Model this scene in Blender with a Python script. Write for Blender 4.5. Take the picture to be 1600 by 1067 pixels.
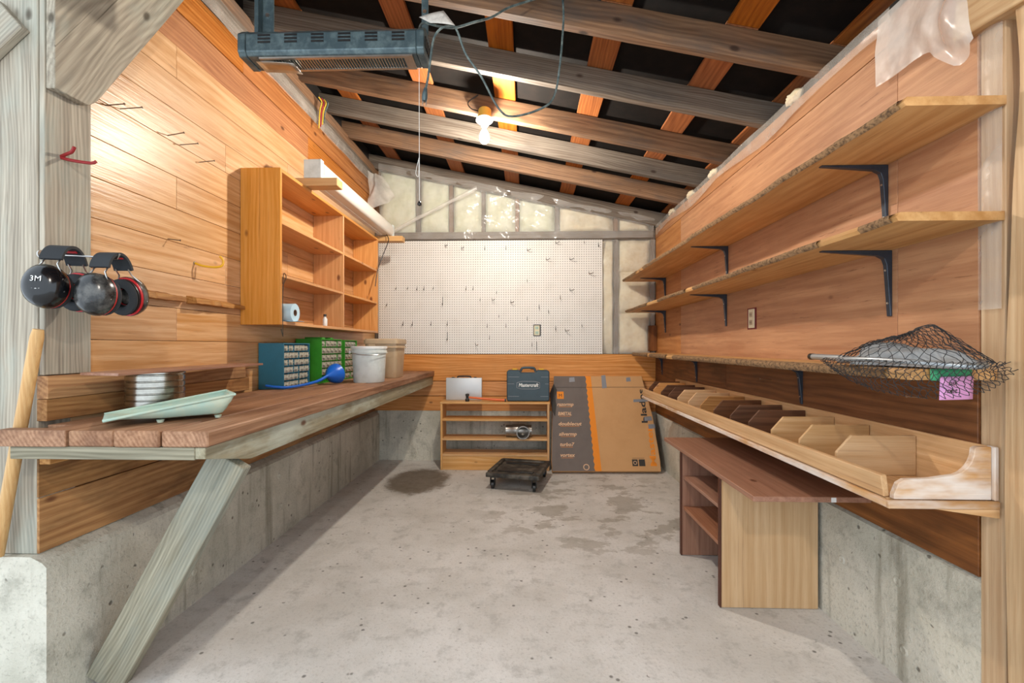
import bpy, bmesh, math, random
from mathutils import Vector as V, Matrix, noise as mnoise
random.seed(7)
for o in list(bpy.data.objects): bpy.data.objects.remove(o)
S = bpy.context.scene
C = S.collection
PI = math.pi

# ---------------------------------------------------------------- camera, world, exposure
cd = bpy.data.cameras.new('camera'); cam = bpy.data.objects.new('camera', cd); C.objects.link(cam)
cam.location = (0, 0, 1.24)
cam.rotation_euler = (PI/2, 0, math.atan(22/711))
cd.sensor_width = 36; cd.lens = 16.0; cd.shift_y = 7.5/1600; cd.clip_start = 0.02
S.camera = cam
W = bpy.data.worlds.new('daylight'); S.world = W; W.use_nodes = True
bg = W.node_tree.nodes['Background']
bg.inputs[0].default_value = (0.80, 0.90, 1.0, 1); bg.inputs[1].default_value = 1.2
S.view_settings.view_transform = 'Standard'; S.view_settings.look = 'None'
S.view_settings.exposure = 1.0; S.view_settings.gamma = 1; S.view_settings.use_curve_mapping = False
BULB_L = 1100.0          # radiance of the ceiling bulb

# ---------------------------------------------------------------- materials
def lin(h):
    if isinstance(h, str):
        h = h.lstrip('#'); h = [int(h[i:i+2], 16)/255 for i in (0, 2, 4)]
    return tuple(((c/12.92) if c <= .04045 else ((c+.055)/1.055)**2.4) for c in h) + (1,)
class NT:
    def __init__(s, name):
        s.m = bpy.data.materials.new(name); s.m.use_nodes = True
        s.t = s.m.node_tree; s.n = s.t.nodes; s.b = s.n['Principled BSDF']; s.out = s.n['Material Output']
    def add(s, k, **kw):
        nd = s.n.new(k)
        for a, v in kw.items():
            if a.startswith('i_'):
                key = a[2:]; key = int(key) if key.isdigit() else key.replace('_', ' ')
                s.set(nd.inputs[key], v)
            else: setattr(nd, a, v)
        return nd
    def set(s, sock, v):
        if isinstance(v, bpy.types.NodeSocket): s.t.links.new(v, sock)
        else: sock.default_value = v
    def math(s, op, a, b=0.0, c=0.0, clamp=False):
        nd = s.n.new('ShaderNodeMath'); nd.operation = op; nd.use_clamp = clamp
        s.set(nd.inputs[0], a); s.set(nd.inputs[1], b); s.set(nd.inputs[2], c)
        return nd.outputs[0]
    def vmul(s, v, xyz):
        nd = s.n.new('ShaderNodeVectorMath'); nd.operation = 'MULTIPLY'; s.set(nd.inputs[0], v); s.set(nd.inputs[1], xyz); return nd.outputs[0]
    def vadd(s, v, w):
        nd = s.n.new('ShaderNodeVectorMath'); nd.operation = 'ADD'; s.set(nd.inputs[0], v); s.set(nd.inputs[1], w); return nd.outputs[0]
    def noise(s, v, scale, detail=3, rough=.55):
        nd = s.add('ShaderNodeTexNoise'); s.set(nd.inputs['Vector'], v); nd.inputs['Scale'].default_value = scale
        nd.inputs['Detail'].default_value = detail; nd.inputs['Roughness'].default_value = rough; return nd.outputs['Fac']
    def ramp(s, f, lo, hi, a=0.0, b=1.0):
        nd = s.add('ShaderNodeMapRange', interpolation_type='SMOOTHSTEP'); s.set(nd.inputs[0], f)
        for i, v in enumerate((lo, hi, a, b)): nd.inputs[i+1].default_value = v
        return nd.outputs[0]
    def mix(s, f, a, b, mode='MIX'):
        nd = s.add('ShaderNodeMix', data_type='RGBA', blend_type=mode)
        s.set(nd.inputs[0], f); s.set(nd.inputs[6], a); s.set(nd.inputs[7], b); return nd.outputs[2]
    def bump(s, h, strength=.3, dist=.005):
        nd = s.add('ShaderNodeBump'); nd.inputs['Strength'].default_value = strength; nd.inputs['Distance'].default_value = dist
        s.set(nd.inputs['Height'], h); s.t.links.new(nd.outputs[0], s.b.inputs['Normal'])
    def fin(s, col=None, rough=None, metal=None, spec=None):
        if col is not None: s.set(s.b.inputs['Base Color'], col)
        if rough is not None: s.set(s.b.inputs['Roughness'], rough)
        if metal is not None: s.set(s.b.inputs['Metallic'], metal)
        if spec is not None: s.set(s.b.inputs['Specular IOR Level'], spec)
        return s.m

def wood(name, light, dark, knot='#5a2f16', ring=9., ringw=.55, knots=.5, rough=.6, blotch=.25, vary=.2, stain=None, stain_amt=0., streak=55., bumps=.4, spec=.35, crack=.35, crackx=1.1):
    t = NT(name)
    g = t.add('ShaderNodeAttribute', attribute_name='gc').outputs['Vector']
    rnd = t.add('ShaderNodeObjectInfo').outputs['Random']
    off = t.add('ShaderNodeCombineXYZ'); 
    t.set(off.inputs[0], t.math('MULTIPLY', rnd, 17.3)); t.set(off.inputs[1], t.math('MULTIPLY', t.math('FRACT', t.math('MULTIPLY', rnd, 31.7)), .35)); t.set(off.inputs[2], t.math('ADD', .05, t.math('MULTIPLY', t.math('FRACT', t.math('MULTIPLY', rnd, 77.1)), .25)))
    p = t.vadd(g, off.outputs[0])
    warp = t.add('ShaderNodeTexNoise'); t.set(warp.inputs['Vector'], t.vmul(p, (1.2, 5, 5))); warp.inputs['Scale'].default_value = 1.0; warp.inputs['Detail'].default_value = 2
    pw = t.vadd(t.vmul(p, (.07, 1, 1)), t.vmul(warp.outputs['Color'], (0, .09, .09)))
    wv = t.add('ShaderNodeTexWave', wave_type='RINGS', rings_direction='X'); t.set(wv.inputs['Vector'], pw)
    wv.inputs['Scale'].default_value = ring*2.4; wv.inputs['Distortion'].default_value = 2.2; wv.inputs['Detail'].default_value = 2; wv.inputs['Detail Scale'].default_value = 1.5
    st = t.noise(t.vmul(p, (1.6, streak, streak)), 1.0, 4, .6)
    fine = t.noise(t.vmul(p, (6, streak*4, streak*4)), 1.0, 2, .6)
    f = t.math('ADD', t.math('MULTIPLY', wv.outputs['Fac'], ringw*.75), t.math('MULTIPLY', t.ramp(st, .3, .72), 1-ringw*.75))
    col = t.mix(f, lin(light), lin(dark))
    col = t.mix(t.ramp(fine, .48, .75, 0, .45), col, lin(dark))
    ck = t.noise(t.vmul(p, (crackx, 70, 70)), 1.0, 6, .7)
    col = t.mix(t.ramp(ck, .60, .70, 0, crack), col, lin(knot))
    if stain:
        sn = t.noise(t.vmul(p, (1.3, 4, 4)), 1.3, 5, .65)
        col = t.mix(t.math('MULTIPLY', t.ramp(sn, .45, .68), stain_amt), col, lin(stain))
    if knots > 0:
        vo = t.add('ShaderNodeTexVoronoi'); t.set(vo.inputs['Vector'], t.vmul(t.vadd(p, t.vmul(warp.outputs['Color'], (.02, .02, .02))), (7, 13, 13))); vo.inputs['Scale'].default_value = 1.0
        k = t.ramp(vo.outputs['Distance'], .08, .24, 1, 0)
        gate = t.math('LESS_THAN', t.add('ShaderNodeSeparateXYZ', i_0=vo.outputs['Color']).outputs[0], knots*.22)
        col = t.mix(t.math('MULTIPLY', t.math('MULTIPLY', k, gate), .85), col, lin(knot))
    bl = t.noise(p, 2.3, 3)
    col = t.mix(1.0, col, t.add('ShaderNodeCombineColor', **{}).outputs[0], 'MULTIPLY') if False else col
    hsv = t.add('ShaderNodeHueSaturation'); t.set(hsv.inputs['Color'], col)
    val = t.math('ADD', t.math('MULTIPLY', t.math('SUBTRACT', rnd, .5), vary), t.math('ADD', 1.0, t.math('MULTIPLY', t.math('SUBTRACT', bl, .5), blotch*2)))
    t.set(hsv.inputs['Value'], val)
    t.set(hsv.inputs['Saturation'], t.math('ADD', .92, t.math('MULTIPLY', t.math('FRACT', t.math('MULTIPLY', rnd, 13.7)), .16)))
    t.bump(t.math('ADD', st, t.math('MULTIPLY', fine, .6)), bumps, .003)
    return t.fin(hsv.outputs[0], rough, spec=spec)

def plain(name, col, rough=.5, metal=0., dirt=None, dirt_amt=.0, dscale=12., spec=.5, bump=0., bscale=40.):
    t = NT(name)
    co = t.add('ShaderNodeTexCoord').outputs['Object']
    n = t.noise(co, dscale, 5, .65)
    c = t.mix(t.math('MULTIPLY', t.ramp(n, .4, .68), dirt_amt if dirt else .12), lin(col), lin(dirt) if dirt else tuple(x*.8 for x in lin(col)[:3])+(1,))
    if bump: t.bump(t.noise(co, bscale, 3), bump, .004)
    t.fin(c, rough, metal, spec)
    return t.m

def concrete(name, a, b, dark, scale=1., floor=False):
    t = NT(name)
    co = t.add('ShaderNodeNewGeometry').outputs['Position']
    n1 = t.noise(co, 1.7*scale, 6, .62); n2 = t.noise(co, 9*scale, 6, .7); n3 = t.noise(co, 70, 3, .7)
    col = t.mix(t.ramp(n1, .35, .65), lin(a), lin(b))
    col = t.mix(t.ramp(n2, .50, .70, 0, .5), col, lin(dark))
    col = t.mix(t.ramp(n3, .52, .72, 0, .45), col, lin(dark))
    vo = t.add('ShaderNodeTexVoronoi'); t.set(vo.inputs['Vector'], co); vo.inputs['Scale'].default_value = 16*scale
    gate = t.math('GREATER_THAN', t.noise(co, 5*scale, 2), .52)
    pit = t.math('MULTIPLY', t.ramp(vo.outputs['Distance'], .07, .17, 1, 0), gate)
    col = t.mix(t.math('MULTIPLY', pit, .75), col, lin('#4a473f'))
    if floor:
        sx = t.add('ShaderNodeSeparateXYZ', i_0=co)
        wob = t.math('MULTIPLY', t.math('SUBTRACT', n2, .5), .9)
        dx = t.math('DIVIDE', t.math('ADD', sx.outputs[0], 1.0), .30); dy = t.math('DIVIDE', t.math('SUBTRACT', sx.outputs[1], 4.18), .42)
        d = t.math('ADD', t.math('SQRT', t.math('ADD', t.math('MULTIPLY', dx, dx), t.math('MULTIPLY', dy, dy))), wob)
        col = t.mix(t.ramp(d, .75, 1.1, .85, 0), col, lin('#5b4c38'))
        # worn patches with sharp outlines in the middle of the slab
        pn = t.noise(t.vmul(co, (1, 1.3, 1)), 3.1, 7, .62)
        dx = t.math('DIVIDE', t.math('SUBTRACT', sx.outputs[0], .55), 1.0); dy = t.math('DIVIDE', t.math('SUBTRACT', sx.outputs[1], 3.55), 1.0)
        d2 = t.math('SQRT', t.math('ADD', t.math('MULTIPLY', dx, dx), t.math('MULTIPLY', dy, dy)))
        m = t.math('MULTIPLY', t.ramp(pn, .52, .56), t.ramp(d2, .6, 1.15, 1, 0))
        col = t.mix(t.math('MULTIPLY', m, .55), col, lin('#8d8577'))
        t.bump(t.math('ADD', n3, t.math('MULTIPLY', n2, .8)), .3, .006)
        return t.fin(col, t.ramp(n2, .3, .7, .55, .85), spec=.35)
    sz = t.add('ShaderNodeSeparateXYZ', i_0=co)
    drip = t.noise(t.vmul(co, (14, 14, 1.2)), 1, 4)
    col = t.mix(t.ramp(drip, .52, .72, 0, .6), col, lin('#77715f'))
    t.bump(t.math('SUBTRACT', t.math('ADD', n3, n2), pit), .5, .008)
    return t.fin(col, .85, spec=.25)

def film(name, col, opac, rough=.2, dirt=0.):
    t = NT(name)
    co = t.add('ShaderNodeTexCoord').outputs['Object']
    n = t.noise(co, 7, 4)
    t.fin(lin(col), rough, spec=.6); t.bump(t.noise(co, 11, 2), .35, .02)
    tr = t.add('ShaderNodeBsdfTransparent'); mx = t.add('ShaderNodeMixShader')
    t.set(mx.inputs[0], t.ramp(n, .3, .75, opac*.75, min(1, opac*1.25)))
    t.t.links.new(tr.outputs[0], mx.inputs[1]); t.t.links.new(t.b.outputs[0], mx.inputs[2]); t.t.links.new(mx.outputs[0], t.out.inputs[0])
    return t.m

M = {}
M['panel'] = wood('oak_grain_panel_boards', '#dcb489', '#b98550', ring=6, ringw=.3, knots=.12, rough=.34, blotch=.14, vary=.1, streak=34, spec=.5, crack=.55, crackx=3)
M['cedar'] = wood('red_cedar_boards', '#c4864e', '#9b5a2b', ring=7, knots=.25, rough=.5, vary=.15)
M['backboard'] = wood('fir_boards', '#d99c5c', '#bb7431', ring=6, knots=.25, rough=.55, vary=.12)
M['plank'] = wood('old_fir_planks', '#c0915b', '#8f5f34', ring=8, knots=.3, rough=.65, stain='#3a2110', stain_amt=.55, vary=.15)
M['grey'] = wood('weathered_grey_lumber', '#b3aa98', '#7c7365', knot='#41382a', ring=11, knots=.35, rough=.75, stain='#9aa8a0', stain_amt=.4, vary=.14, crack=.7)
M['bench'] = wood('bench_planks', '#ab866a', '#79543c', ring=10, knots=.3, rough=.6, stain='#5b3a28', stain_amt=.65, vary=.14)
M['apron'] = wood('paint_splashed_lumber', '#a39c84', '#7e765f', ring=8, ringw=.35, knots=.3, rough=.7, stain='#c3c9bb', stain_amt=.8, vary=.1)
M['brace'] = wood('weathered_brace', '#a29c87', '#6f6a58', knot='#4a453a', ring=13, knots=.3, rough=.75, stain='#8b9690', stain_amt=.35, crack=.75)
M['pine'] = wood('orange_pine', '#d59b5c', '#be7f3d', knot='#5b2408', ring=7, ringw=.4, knots=1.3, rough=.38, blotch=.1, vary=.12, spec=.5)
M['ply'] = wood('fir_plywood', '#c08c5e', '#a06a42', ring=3, ringw=.3, knots=.12, rough=.55, blotch=.16, vary=.1, stain='#94592f', stain_amt=.35, streak=28, crack=.6, crackx=5)
M['darkplank'] = wood('dark_stained_planks', '#8a5527', '#5e3514', ring=6, knots=.3, rough=.5, stain='#2e1808', stain_amt=.6, vary=.15)
M['rafter'] = wood('rafter_lumber', '#957050', '#664830', knot='#2e1c10', ring=10, knots=.35, rough=.7, stain='#57504a', stain_amt=.6, vary=.35)
M['rafterg'] = wood('grey_rafter_lumber', '#7e7468', '#57493c', knot='#2e1c10', ring=10, knots=.35, rough=.7, stain='#4e4a46', stain_amt=.5, vary=.25)
M['purlin'] = wood('orange_skip_boards', '#ab6733', '#7f451f', ring=8, knots=.2, rough=.6, vary=.2)
M['slab'] = wood('live_edge_slab', '#d2a469', '#b07d40', knot='#5b3514', ring=4, ringw=.35, knots=.12, rough=.6, vary=.08, stain='#c08a4a', stain_amt=.4, streak=20)
M['bark'] = plain('bark', '#8f6f4c', .9, dirt='#33200f', dirt_amt=.85, dscale=75, bump=1., bscale=60)
M['raw'] = wood('raw_pine', '#d8b182', '#c09360', ring=6, ringw=.4, knots=.3, rough=.6, vary=.12)
M['rawdark'] = wood('dark_divider_wood', '#6f4a31', '#4a2d1b', ring=6, knots=.1, rough=.6, vary=.2)
M['paintwood'] = wood('scraped_white_paint_wood', '#c99c66', '#ad7c44', ring=5, knots=.2, rough=.6, stain='#e8e6e2', stain_amt=.75)
M['post'] = wood('pale_post', '#cbae88', '#ae8a62', ring=6, ringw=.4, knots=.2, rough=.6, vary=.08)
M['birch'] = wood('birch_ply', '#cdab82', '#b79062', ring=3, ringw=.5, knots=.03, rough=.5, vary=.06, blotch=.1)
M['brownply'] = wood('brown_stained_ply', '#a87a60', '#8a5d46', ring=5, ringw=.3, knots=.05, rough=.45, vary=.12, spec=.5)
M['brownedge'] = wood('dark_brown_edge', '#5c3424', '#432316', ring=5, knots=0, rough=.5)
M['shelfwood'] = wood('bookcase_pine', '#dbb07a', '#c58e50', ring=5, knots=.08, rough=.5, vary=.08)
M['handle'] = wood('pale_broom_handle', '#d6b07a', '#bd905a', ring=14, knots=.1, rough=.5)
M['conc'] = concrete('stem_wall_concrete', '#d3cfc1', '#b5b2a3', '#84817440'[:7])
M['floor'] = concrete('slab_concrete', '#d6d4d0', '#c4c1bb', '#98958f', floor=True)
M['felt'] = plain('black_roof_felt', '#0f0c0a', .9, dirt='#1c1511', dirt_amt=.6, spec=.2)
M['dark'] = plain('dark_void', '#1b1613', .9)
M['insul'] = plain('fibreglass', '#e6dcbf', .95, dirt='#c7ad84', dirt_amt=.55, dscale=7, bump=.8, bscale=22)
M['insulg'] = plain('pale_green_fibreglass', '#e2e4cd', .95, dirt='#c2c4a0', dirt_amt=.6, dscale=6, bump=.8, bscale=22)
M['film'] = film('clear_poly_film', '#e9e6df', .24, .15)
M['film3'] = film('thin_poly_strip', '#ddd6cc', .3, .3)
M['film2'] = film('milky_poly_film', '#e8e3dc', .5, .25)
M['white'] = plain('white_plastic', '#e4e5e2', .4, dirt='#b9bab2', dirt_amt=.3)
M['bluewhite'] = plain('pale_blue_white_plastic', '#d6dedb', .4, dirt='#8f968f', dirt_amt=.35, dscale=9)
M['beige'] = plain('beige_plastic', '#b9a283', .45, dirt='#a58c6c', dirt_amt=.4)
M['black'] = plain('black_plastic', '#141516', .38, dirt='#3a3a38', dirt_amt=.25)
M['blackgloss'] = plain('glossy_black_shell', '#0d0e11', .16, dirt='#2b2b2c', dirt_amt=.2, dscale=20)
M['dusty'] = plain('dusty_black_shell', '#191a1b', .22, dirt='#6d6c68', dirt_amt=.6, dscale=24)
M['foam'] = plain('dark_foam', '#24282c', .8)
M['red'] = plain('red_plastic', '#c4262b', .4)
M['redhook'] = plain('red_vinyl', '#8f1f22', .5)
M['yellow'] = plain('yellow_vinyl', '#e0ab1a', .45)
M['steel'] = plain('bright_steel', '#c4c4c0', .28, 1., dirt='#8a8782', dirt_amt=.4)
M['can'] = plain('tin_can_steel', '#b2afa6', .22, 1., dirt='#7a756c', dirt_amt=.5, dscale=8)
M['wire'] = plain('dark_wire', '#4a463f', .45, .8)
M['rust'] = plain('rusty_nail', '#6b5a4a', .6, .6)
M['bracket'] = plain('blue_black_bracket_enamel', '#39424e', .4, .35, dirt='#20242a', dirt_amt=.4)
M['heater'] = plain('green_black_heater_enamel', '#43545a', .33, .3, dirt='#7d9092', dirt_amt=.4, dscale=22)
M['alum'] = plain('aluminium_reflector', '#b9b3aa', .3, .9, dirt='#8c8174', dirt_amt=.4)
M['cord'] = plain('grey_green_cord', '#3f4f50', .5, dirt='#9aa9a4', dirt_amt=.4, dscale=40)
M['tag'] = plain('paper_tag', '#c9c5bd', .7, dirt='#8d8a86', dirt_amt=.5, dscale=60)
M['blue'] = plain('teal_blue_metal', '#2f7188', .45, .1, dirt='#265a6c', dirt_amt=.3)
M['green'] = plain('green_metal', '#3f9a2c', .4, .1, dirt='#2f7a22', dirt_amt=.4)
M['drawer'] = plain('clear_drawer', '#b8b6a8', .25, dirt='#6e6a5c', dirt_amt=.75, dscale=35)
M['funnel'] = plain('bright_blue_plastic', '#0d5fc4', .35)
M['towel'] = plain('pale_blue_paper', '#bcd9e6', .9, dirt='#a6c9da', dirt_amt=.4)
M['core'] = plain('brown_core', '#6a4b33', .8)
M['tray'] = plain('pale_green_tray', '#a9c6b8', .5, dirt='#c9c9ad', dirt_amt=.6, dscale=10)
M['card'] = plain('corrugated_cardboard', '#c99a68', .8, dirt='#b98a58', dirt_amt=.4, dscale=4)
M['cardgrey'] = plain('grey_print', '#6f655f', .8, dirt='#625954', dirt_amt=.5, dscale=5)
M['orange'] = plain('orange_print', '#e88a22', .75)
M['print'] = plain('dark_print', '#3b3733', .8)
M['pale'] = plain('pale_print', '#dcb48e', .8)
M['tape'] = plain('duct_tape', '#8d9096', .45, .2)
M['silver'] = plain('silver_case', '#c6cacc', .4, .3)
M['slate'] = plain('slate_case', '#33464f', .45, dirt='#2a3940', dirt_amt=.4)
M['hammer'] = plain('orange_handle', '#d8662c', .45)
M['iron'] = plain('grey_iron', '#4b4a48', .5, .8)
M['zinc'] = plain('galvanised', '#a09c96', .35, .85, dirt='#7b766f', dirt_amt=.5)
M['dolly'] = plain('scuffed_black_dolly', '#27241f', .6, dirt='#6f675b', dirt_amt=.7, dscale=12)
M['note'] = plain('pink_note', '#df9fd0', .8)
M['greentag'] = plain('green_tag', '#3ea070', .7)
M['cloth'] = plain('grey_cloth', '#9fa3a5', .9, dirt='#7f8487', dirt_amt=.4, bump=.3)
M['hoop'] = plain('pale_hoop_tube', '#a9b0b4', .4, .6)
M['net'] = plain('black_net', '#2b2b2c', .8)
M['ivory'] = plain('ivory_plate', '#d9cfae', .4)
M['paper_red'] = plain('dark_red_paper', '#6e1a22', .7)
M['brass'] = plain('yellowed_porcelain', '#c9a94d', .4)
M['porc'] = plain('porcelain', '#e8e5dc', .3)
M['wirey'] = plain('yellow_wire', '#d9b43a', .5); M['wirer'] = plain('red_wire', '#a32a2a', .5)
t = NT('lit_bulb'); t.fin((1, .9, .8, 1), .3); t.b.inputs['Emission Color'].default_value = (1, .91, .79, 1); t.b.inputs['Emission Strength'].default_value = BULB_L; M['bulb'] = t.m
t = NT('diffuser'); t.fin(lin('#e6e0d6'), .35); t.b.inputs['Transmission Weight'].default_value = .15; M['diffuser'] = t.m
def pegmat():
    t = NT('white_pegboard')
    g = t.add('ShaderNodeTexCoord').outputs['Object']
    s = t.add('ShaderNodeSeparateXYZ', i_0=g)
    p = .0254
    fx = t.math('SUBTRACT', t.math('FRACT', t.math('DIVIDE', t.math('ADD', s.outputs[0], 10*p+.0127), p)), .5)
    fz = t.math('SUBTRACT', t.math('FRACT', t.math('DIVIDE', t.math('ADD', s.outputs[2], 100*p+.0127), p)), .5)
    fx = t.math('SUBTRACT', t.math('FRACT', t.math('ADD', t.math('DIVIDE', s.outputs[0], p), 100.5)), .5)
    fz = t.math('SUBTRACT', t.math('FRACT', t.math('ADD', t.math('DIVIDE', s.outputs[2], p), 100.5)), .5)
    d = t.math('SQRT', t.math('ADD', t.math('MULTIPLY', fx, fx), t.math('MULTIPLY', fz, fz)))
    h = t.ramp(d, .13, .21, 1, 0)
    n = t.noise(g, 5, 4)
    c = t.mix(t.ramp(n, .45, .75, 0, .35), lin('#e2dfd9'), lin('#cfc9be'))
    c = t.mix(h, c, lin('#3a3732'))
    t.bump(t.math('SUBTRACT', 1.0, h), .4, .003)
    return t.fin(c, .45)
M['peg'] = pegmat()

# ---------------------------------------------------------------- object helpers
POS = {}
def origin(p): return POS.get(p.name, V((0, 0, 0))) if p is not None else V((0, 0, 0))
def finish(name, bm, mat, parent=None, grain=None, smooth=False, gc=None, base=None):
    """link a bmesh given in world (or thing-local) coordinates as one mesh object centred on its bounds"""
    vs = [v.co.copy() for v in bm.verts]
    lo = V([min(v[i] for v in vs) for i in range(3)]); hi = V([max(v[i] for v in vs) for i in range(3)])
    c = base if base is not None else (lo+hi)/2
    bm.normal_update()
    me = bpy.data.meshes.new(name); 
    if gc is None:
        ext = hi-lo
        ax = grain if grain is not None else max(range(3), key=lambda i: ext[i])
        o1, o2 = [i for i in range(3) if i != ax]
        gc = [(v[ax]-c[ax], v[o1]-c[o1], v[o2]-c[o2]) for v in vs]
    for v in bm.verts: v.co -= c
    bm.to_mesh(me); bm.free()
    a = me.attributes.new('gc', 'FLOAT_VECTOR', 'POINT')
    a.data.foreach_set('vector', [q for g in gc for q in g])
    if smooth:
        me.polygons.foreach_set('use_smooth', [True]*len(me.polygons))
        if smooth != 'all': me.set_sharp_from_angle(angle=math.radians(38))
    me.materials.append(M[mat] if isinstance(mat, str) else mat)
    o = bpy.data.objects.new(name, me); C.objects.link(o)
    o.parent = parent; o.location = c - origin(parent)
    POS[o.name] = c.copy()
    return o
def tag(o, label=None, cat=None, group=None, kind=None):
    for k, v in (('label', label), ('category', cat), ('group', group), ('kind', kind)):
        if v: o[k] = v
    return o
def thing(name, label, cat, loc, rot=None, group=None):
    o = bpy.data.objects.new(name, None); C.objects.link(o); o.location = loc; o.empty_display_size = .05
    POS[o.name] = V(loc) if rot is None else V((0, 0, 0))
    if rot is not None: o.rotation_euler = rot
    return tag(o, label, cat, group)
def dup(o, parent=None):
    c = o.copy(); C.objects.link(c); c.parent = parent; POS[c.name] = POS.get(o.name, V((0,0,0))).copy()
    for ch in o.children: dup(ch, c)
    return c
def bm_box(bm, x, y, z):
    r = bmesh.ops.create_cube(bm, size=1)
    for v in r['verts']:
        v.co = V((x[0]+(x[1]-x[0])*(v.co.x+.5), y[0]+(y[1]-y[0])*(v.co.y+.5), z[0]+(z[1]-z[0])*(v.co.z+.5)))
    return r['verts']
def bevel(bm, w, seg=1):
    if w: bmesh.ops.bevel(bm, geom=list(bm.edges), offset=w, segments=seg, profile=.5, affect='EDGES', clamp_overlap=True)
def box(name, x, y, z, mat, parent=None, bev=.0025, grain=None, seg=1):
    bm = bmesh.new(); bm_box(bm, x, y, z); bevel(bm, bev, seg)
    return finish(name, bm, mat, parent, grain, smooth=(seg > 1))
def boxes(name, L, mat, parent=None, bev=0, grain=None):
    bm = bmesh.new()
    for x, y, z in L: bm_box(bm, x, y, z)
    bevel(bm, bev)
    return finish(name, bm, mat, parent, grain)
def beam(name, p0, p1, w, h, mat, parent=None, up=(0, 0, 1), bev=.003, nseg=1, wob=0.):
    """lumber from p0 to p1 (centre line), w across, h along 'up'"""
    p0, p1 = V(p0), V(p1); d = (p1-p0); Ln = d.length; d.normalize(); up = V(up); s = d.cross(up).normalized(); u = s.cross(d).normalized()
    bm = bmesh.new(); bm_box(bm, (-Ln/2, Ln/2), (-w/2, w/2), (-h/2, h/2)); bevel(bm, bev)
    gc = [tuple(v.co) for v in bm.verts]; mid = (p0+p1)/2
    for v in bm.verts: v.co = mid + d*v.co.x + s*v.co.y + u*v.co.z
    return finish(name, bm, mat, parent, gc=gc, base=mid)
def prism(name, pts, a, b, axis, mat, parent=None, bev=0., grain=None, smooth=False):
    """polygon pts in the plane normal to axis, extruded from a to b"""
    bm = bmesh.new()
    def mk(p, q):
        r = [0, 0, 0]; r[axis] = q; o = [i for i in range(3) if i != axis]; r[o[0]], r[o[1]] = p; return V(r)
    v0 = [bm.verts.new(mk(p, a)) for p in pts]; v1 = [bm.verts.new(mk(p, b)) for p in pts]
    n = len(pts); bm.faces.new(v0); bm.faces.new(v1[::-1])
    for i in range(n): bm.faces.new((v0[i], v1[i], v1[(i+1) % n], v0[(i+1) % n]))
    bmesh.ops.recalc_face_normals(bm, faces=bm.faces); bevel(bm, bev)
    return finish(name, bm, mat, parent, grain, smooth)
def bm_tube(bm, pts, r, n=8, caps=True, closed=False):
    pts = [V(p) for p in pts]; rings = []; N = len(pts)
    rr = r if isinstance(r, (list, tuple)) else [r]*N
    nrm = None
    for i, p in enumerate(pts):
        if closed: d = pts[(i+1) % N]-pts[i-1]
        else: d = pts[min(i+1, N-1)]-pts[max(i-1, 0)]
        d.normalize()
        if nrm is None:
            nrm = d.orthogonal().normalized()
        else:
            nrm = (nrm - d*nrm.dot(d)).normalized()
        bn = d.cross(nrm)
        rings.append([bm.verts.new(p+(nrm*math.cos(2*PI*k/n)+bn*math.sin(2*PI*k/n))*rr[i]) for k in range(n)])
    for i in range(N if closed else N-1):
        A, B = rings[i], rings[(i+1) % N]
        for k in range(n): bm.faces.new((A[k], A[(k+1) % n], B[(k+1) % n], B[k]))
    if caps and not closed: bm.faces.new(rings[0][::-1]); bm.faces.new(rings[-1])
def tube(name, pts, r, mat, parent=None, n=8, closed=False, smooth=True):
    bm = bmesh.new(); bm_tube(bm, pts, r, n, closed=closed)
    bmesh.ops.recalc_face_normals(bm, faces=bm.faces)
    return finish(name, bm, mat, parent, smooth=smooth)
def spline(ctrl, n=8):
    P = [V(p) for p in ctrl]; P = [P[0]*2-P[1]]+P+[P[-1]*2-P[-2]]; out = []
    for i in range(1, len(P)-2):
        for k in range(n):
            t = k/n; a, b, c, d = P[i-1:i+3]
            out.append(.5*((2*b)+(c-a)*t+(2*a-5*b+4*c-d)*t*t+(3*b-a-3*c+d)*t**3))
    out.append(P[-2]); return out
def bm_lathe(bm, prof, o, axis=(0, 0, 1), n=28, arc=None):
    ax = V(axis).normalized(); e1 = ax.orthogonal().normalized(); e2 = ax.cross(e1); o = V(o); rings = []
    for r, h in prof:
        if r < 1e-6: rings.append([bm.verts.new(o+ax*h)])
        else: rings.append([bm.verts.new(o+ax*h+(e1*math.cos(2*PI*k/n)+e2*math.sin(2*PI*k/n))*r) for k in range(n)])
    for A, B in zip(rings, rings[1:]):
        for k in range(n):
            a, b = A[k % len(A)], A[(k+1) % n % len(A)]; c, d = B[(k+1) % n % len(B)], B[k % len(B)]
            f = []
            for v in (a, b, c, d):
                if v not in f: f.append(v)
            if len(f) > 2: bm.faces.new(f)
def lathe(name, prof, o, mat, parent=None, axis=(0, 0, 1), n=28, smooth=True, sub=None):
    bm = bmesh.new(); bm_lathe(bm, prof, o, axis, n)
    bmesh.ops.recalc_face_normals(bm, faces=bm.faces)
    return finish(name, bm, mat, parent, smooth=smooth)
def grid(name, f, nu, nv, mat, parent=None, smooth='all', thick=0.):
    bm = bmesh.new()
    vs = [[bm.verts.new(V(f(i/nu, j/nv))) for j in range(nv+1)] for i in range(nu+1)]
    for i in range(nu):
        for j in range(nv): bm.faces.new((vs[i][j], vs[i+1][j], vs[i+1][j+1], vs[i][j+1]))
    o = finish(name, bm, mat, parent, smooth=smooth)
    if thick:
        md = o.modifiers.new('thickness', 'SOLIDIFY'); md.thickness = thick
    return o
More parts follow.
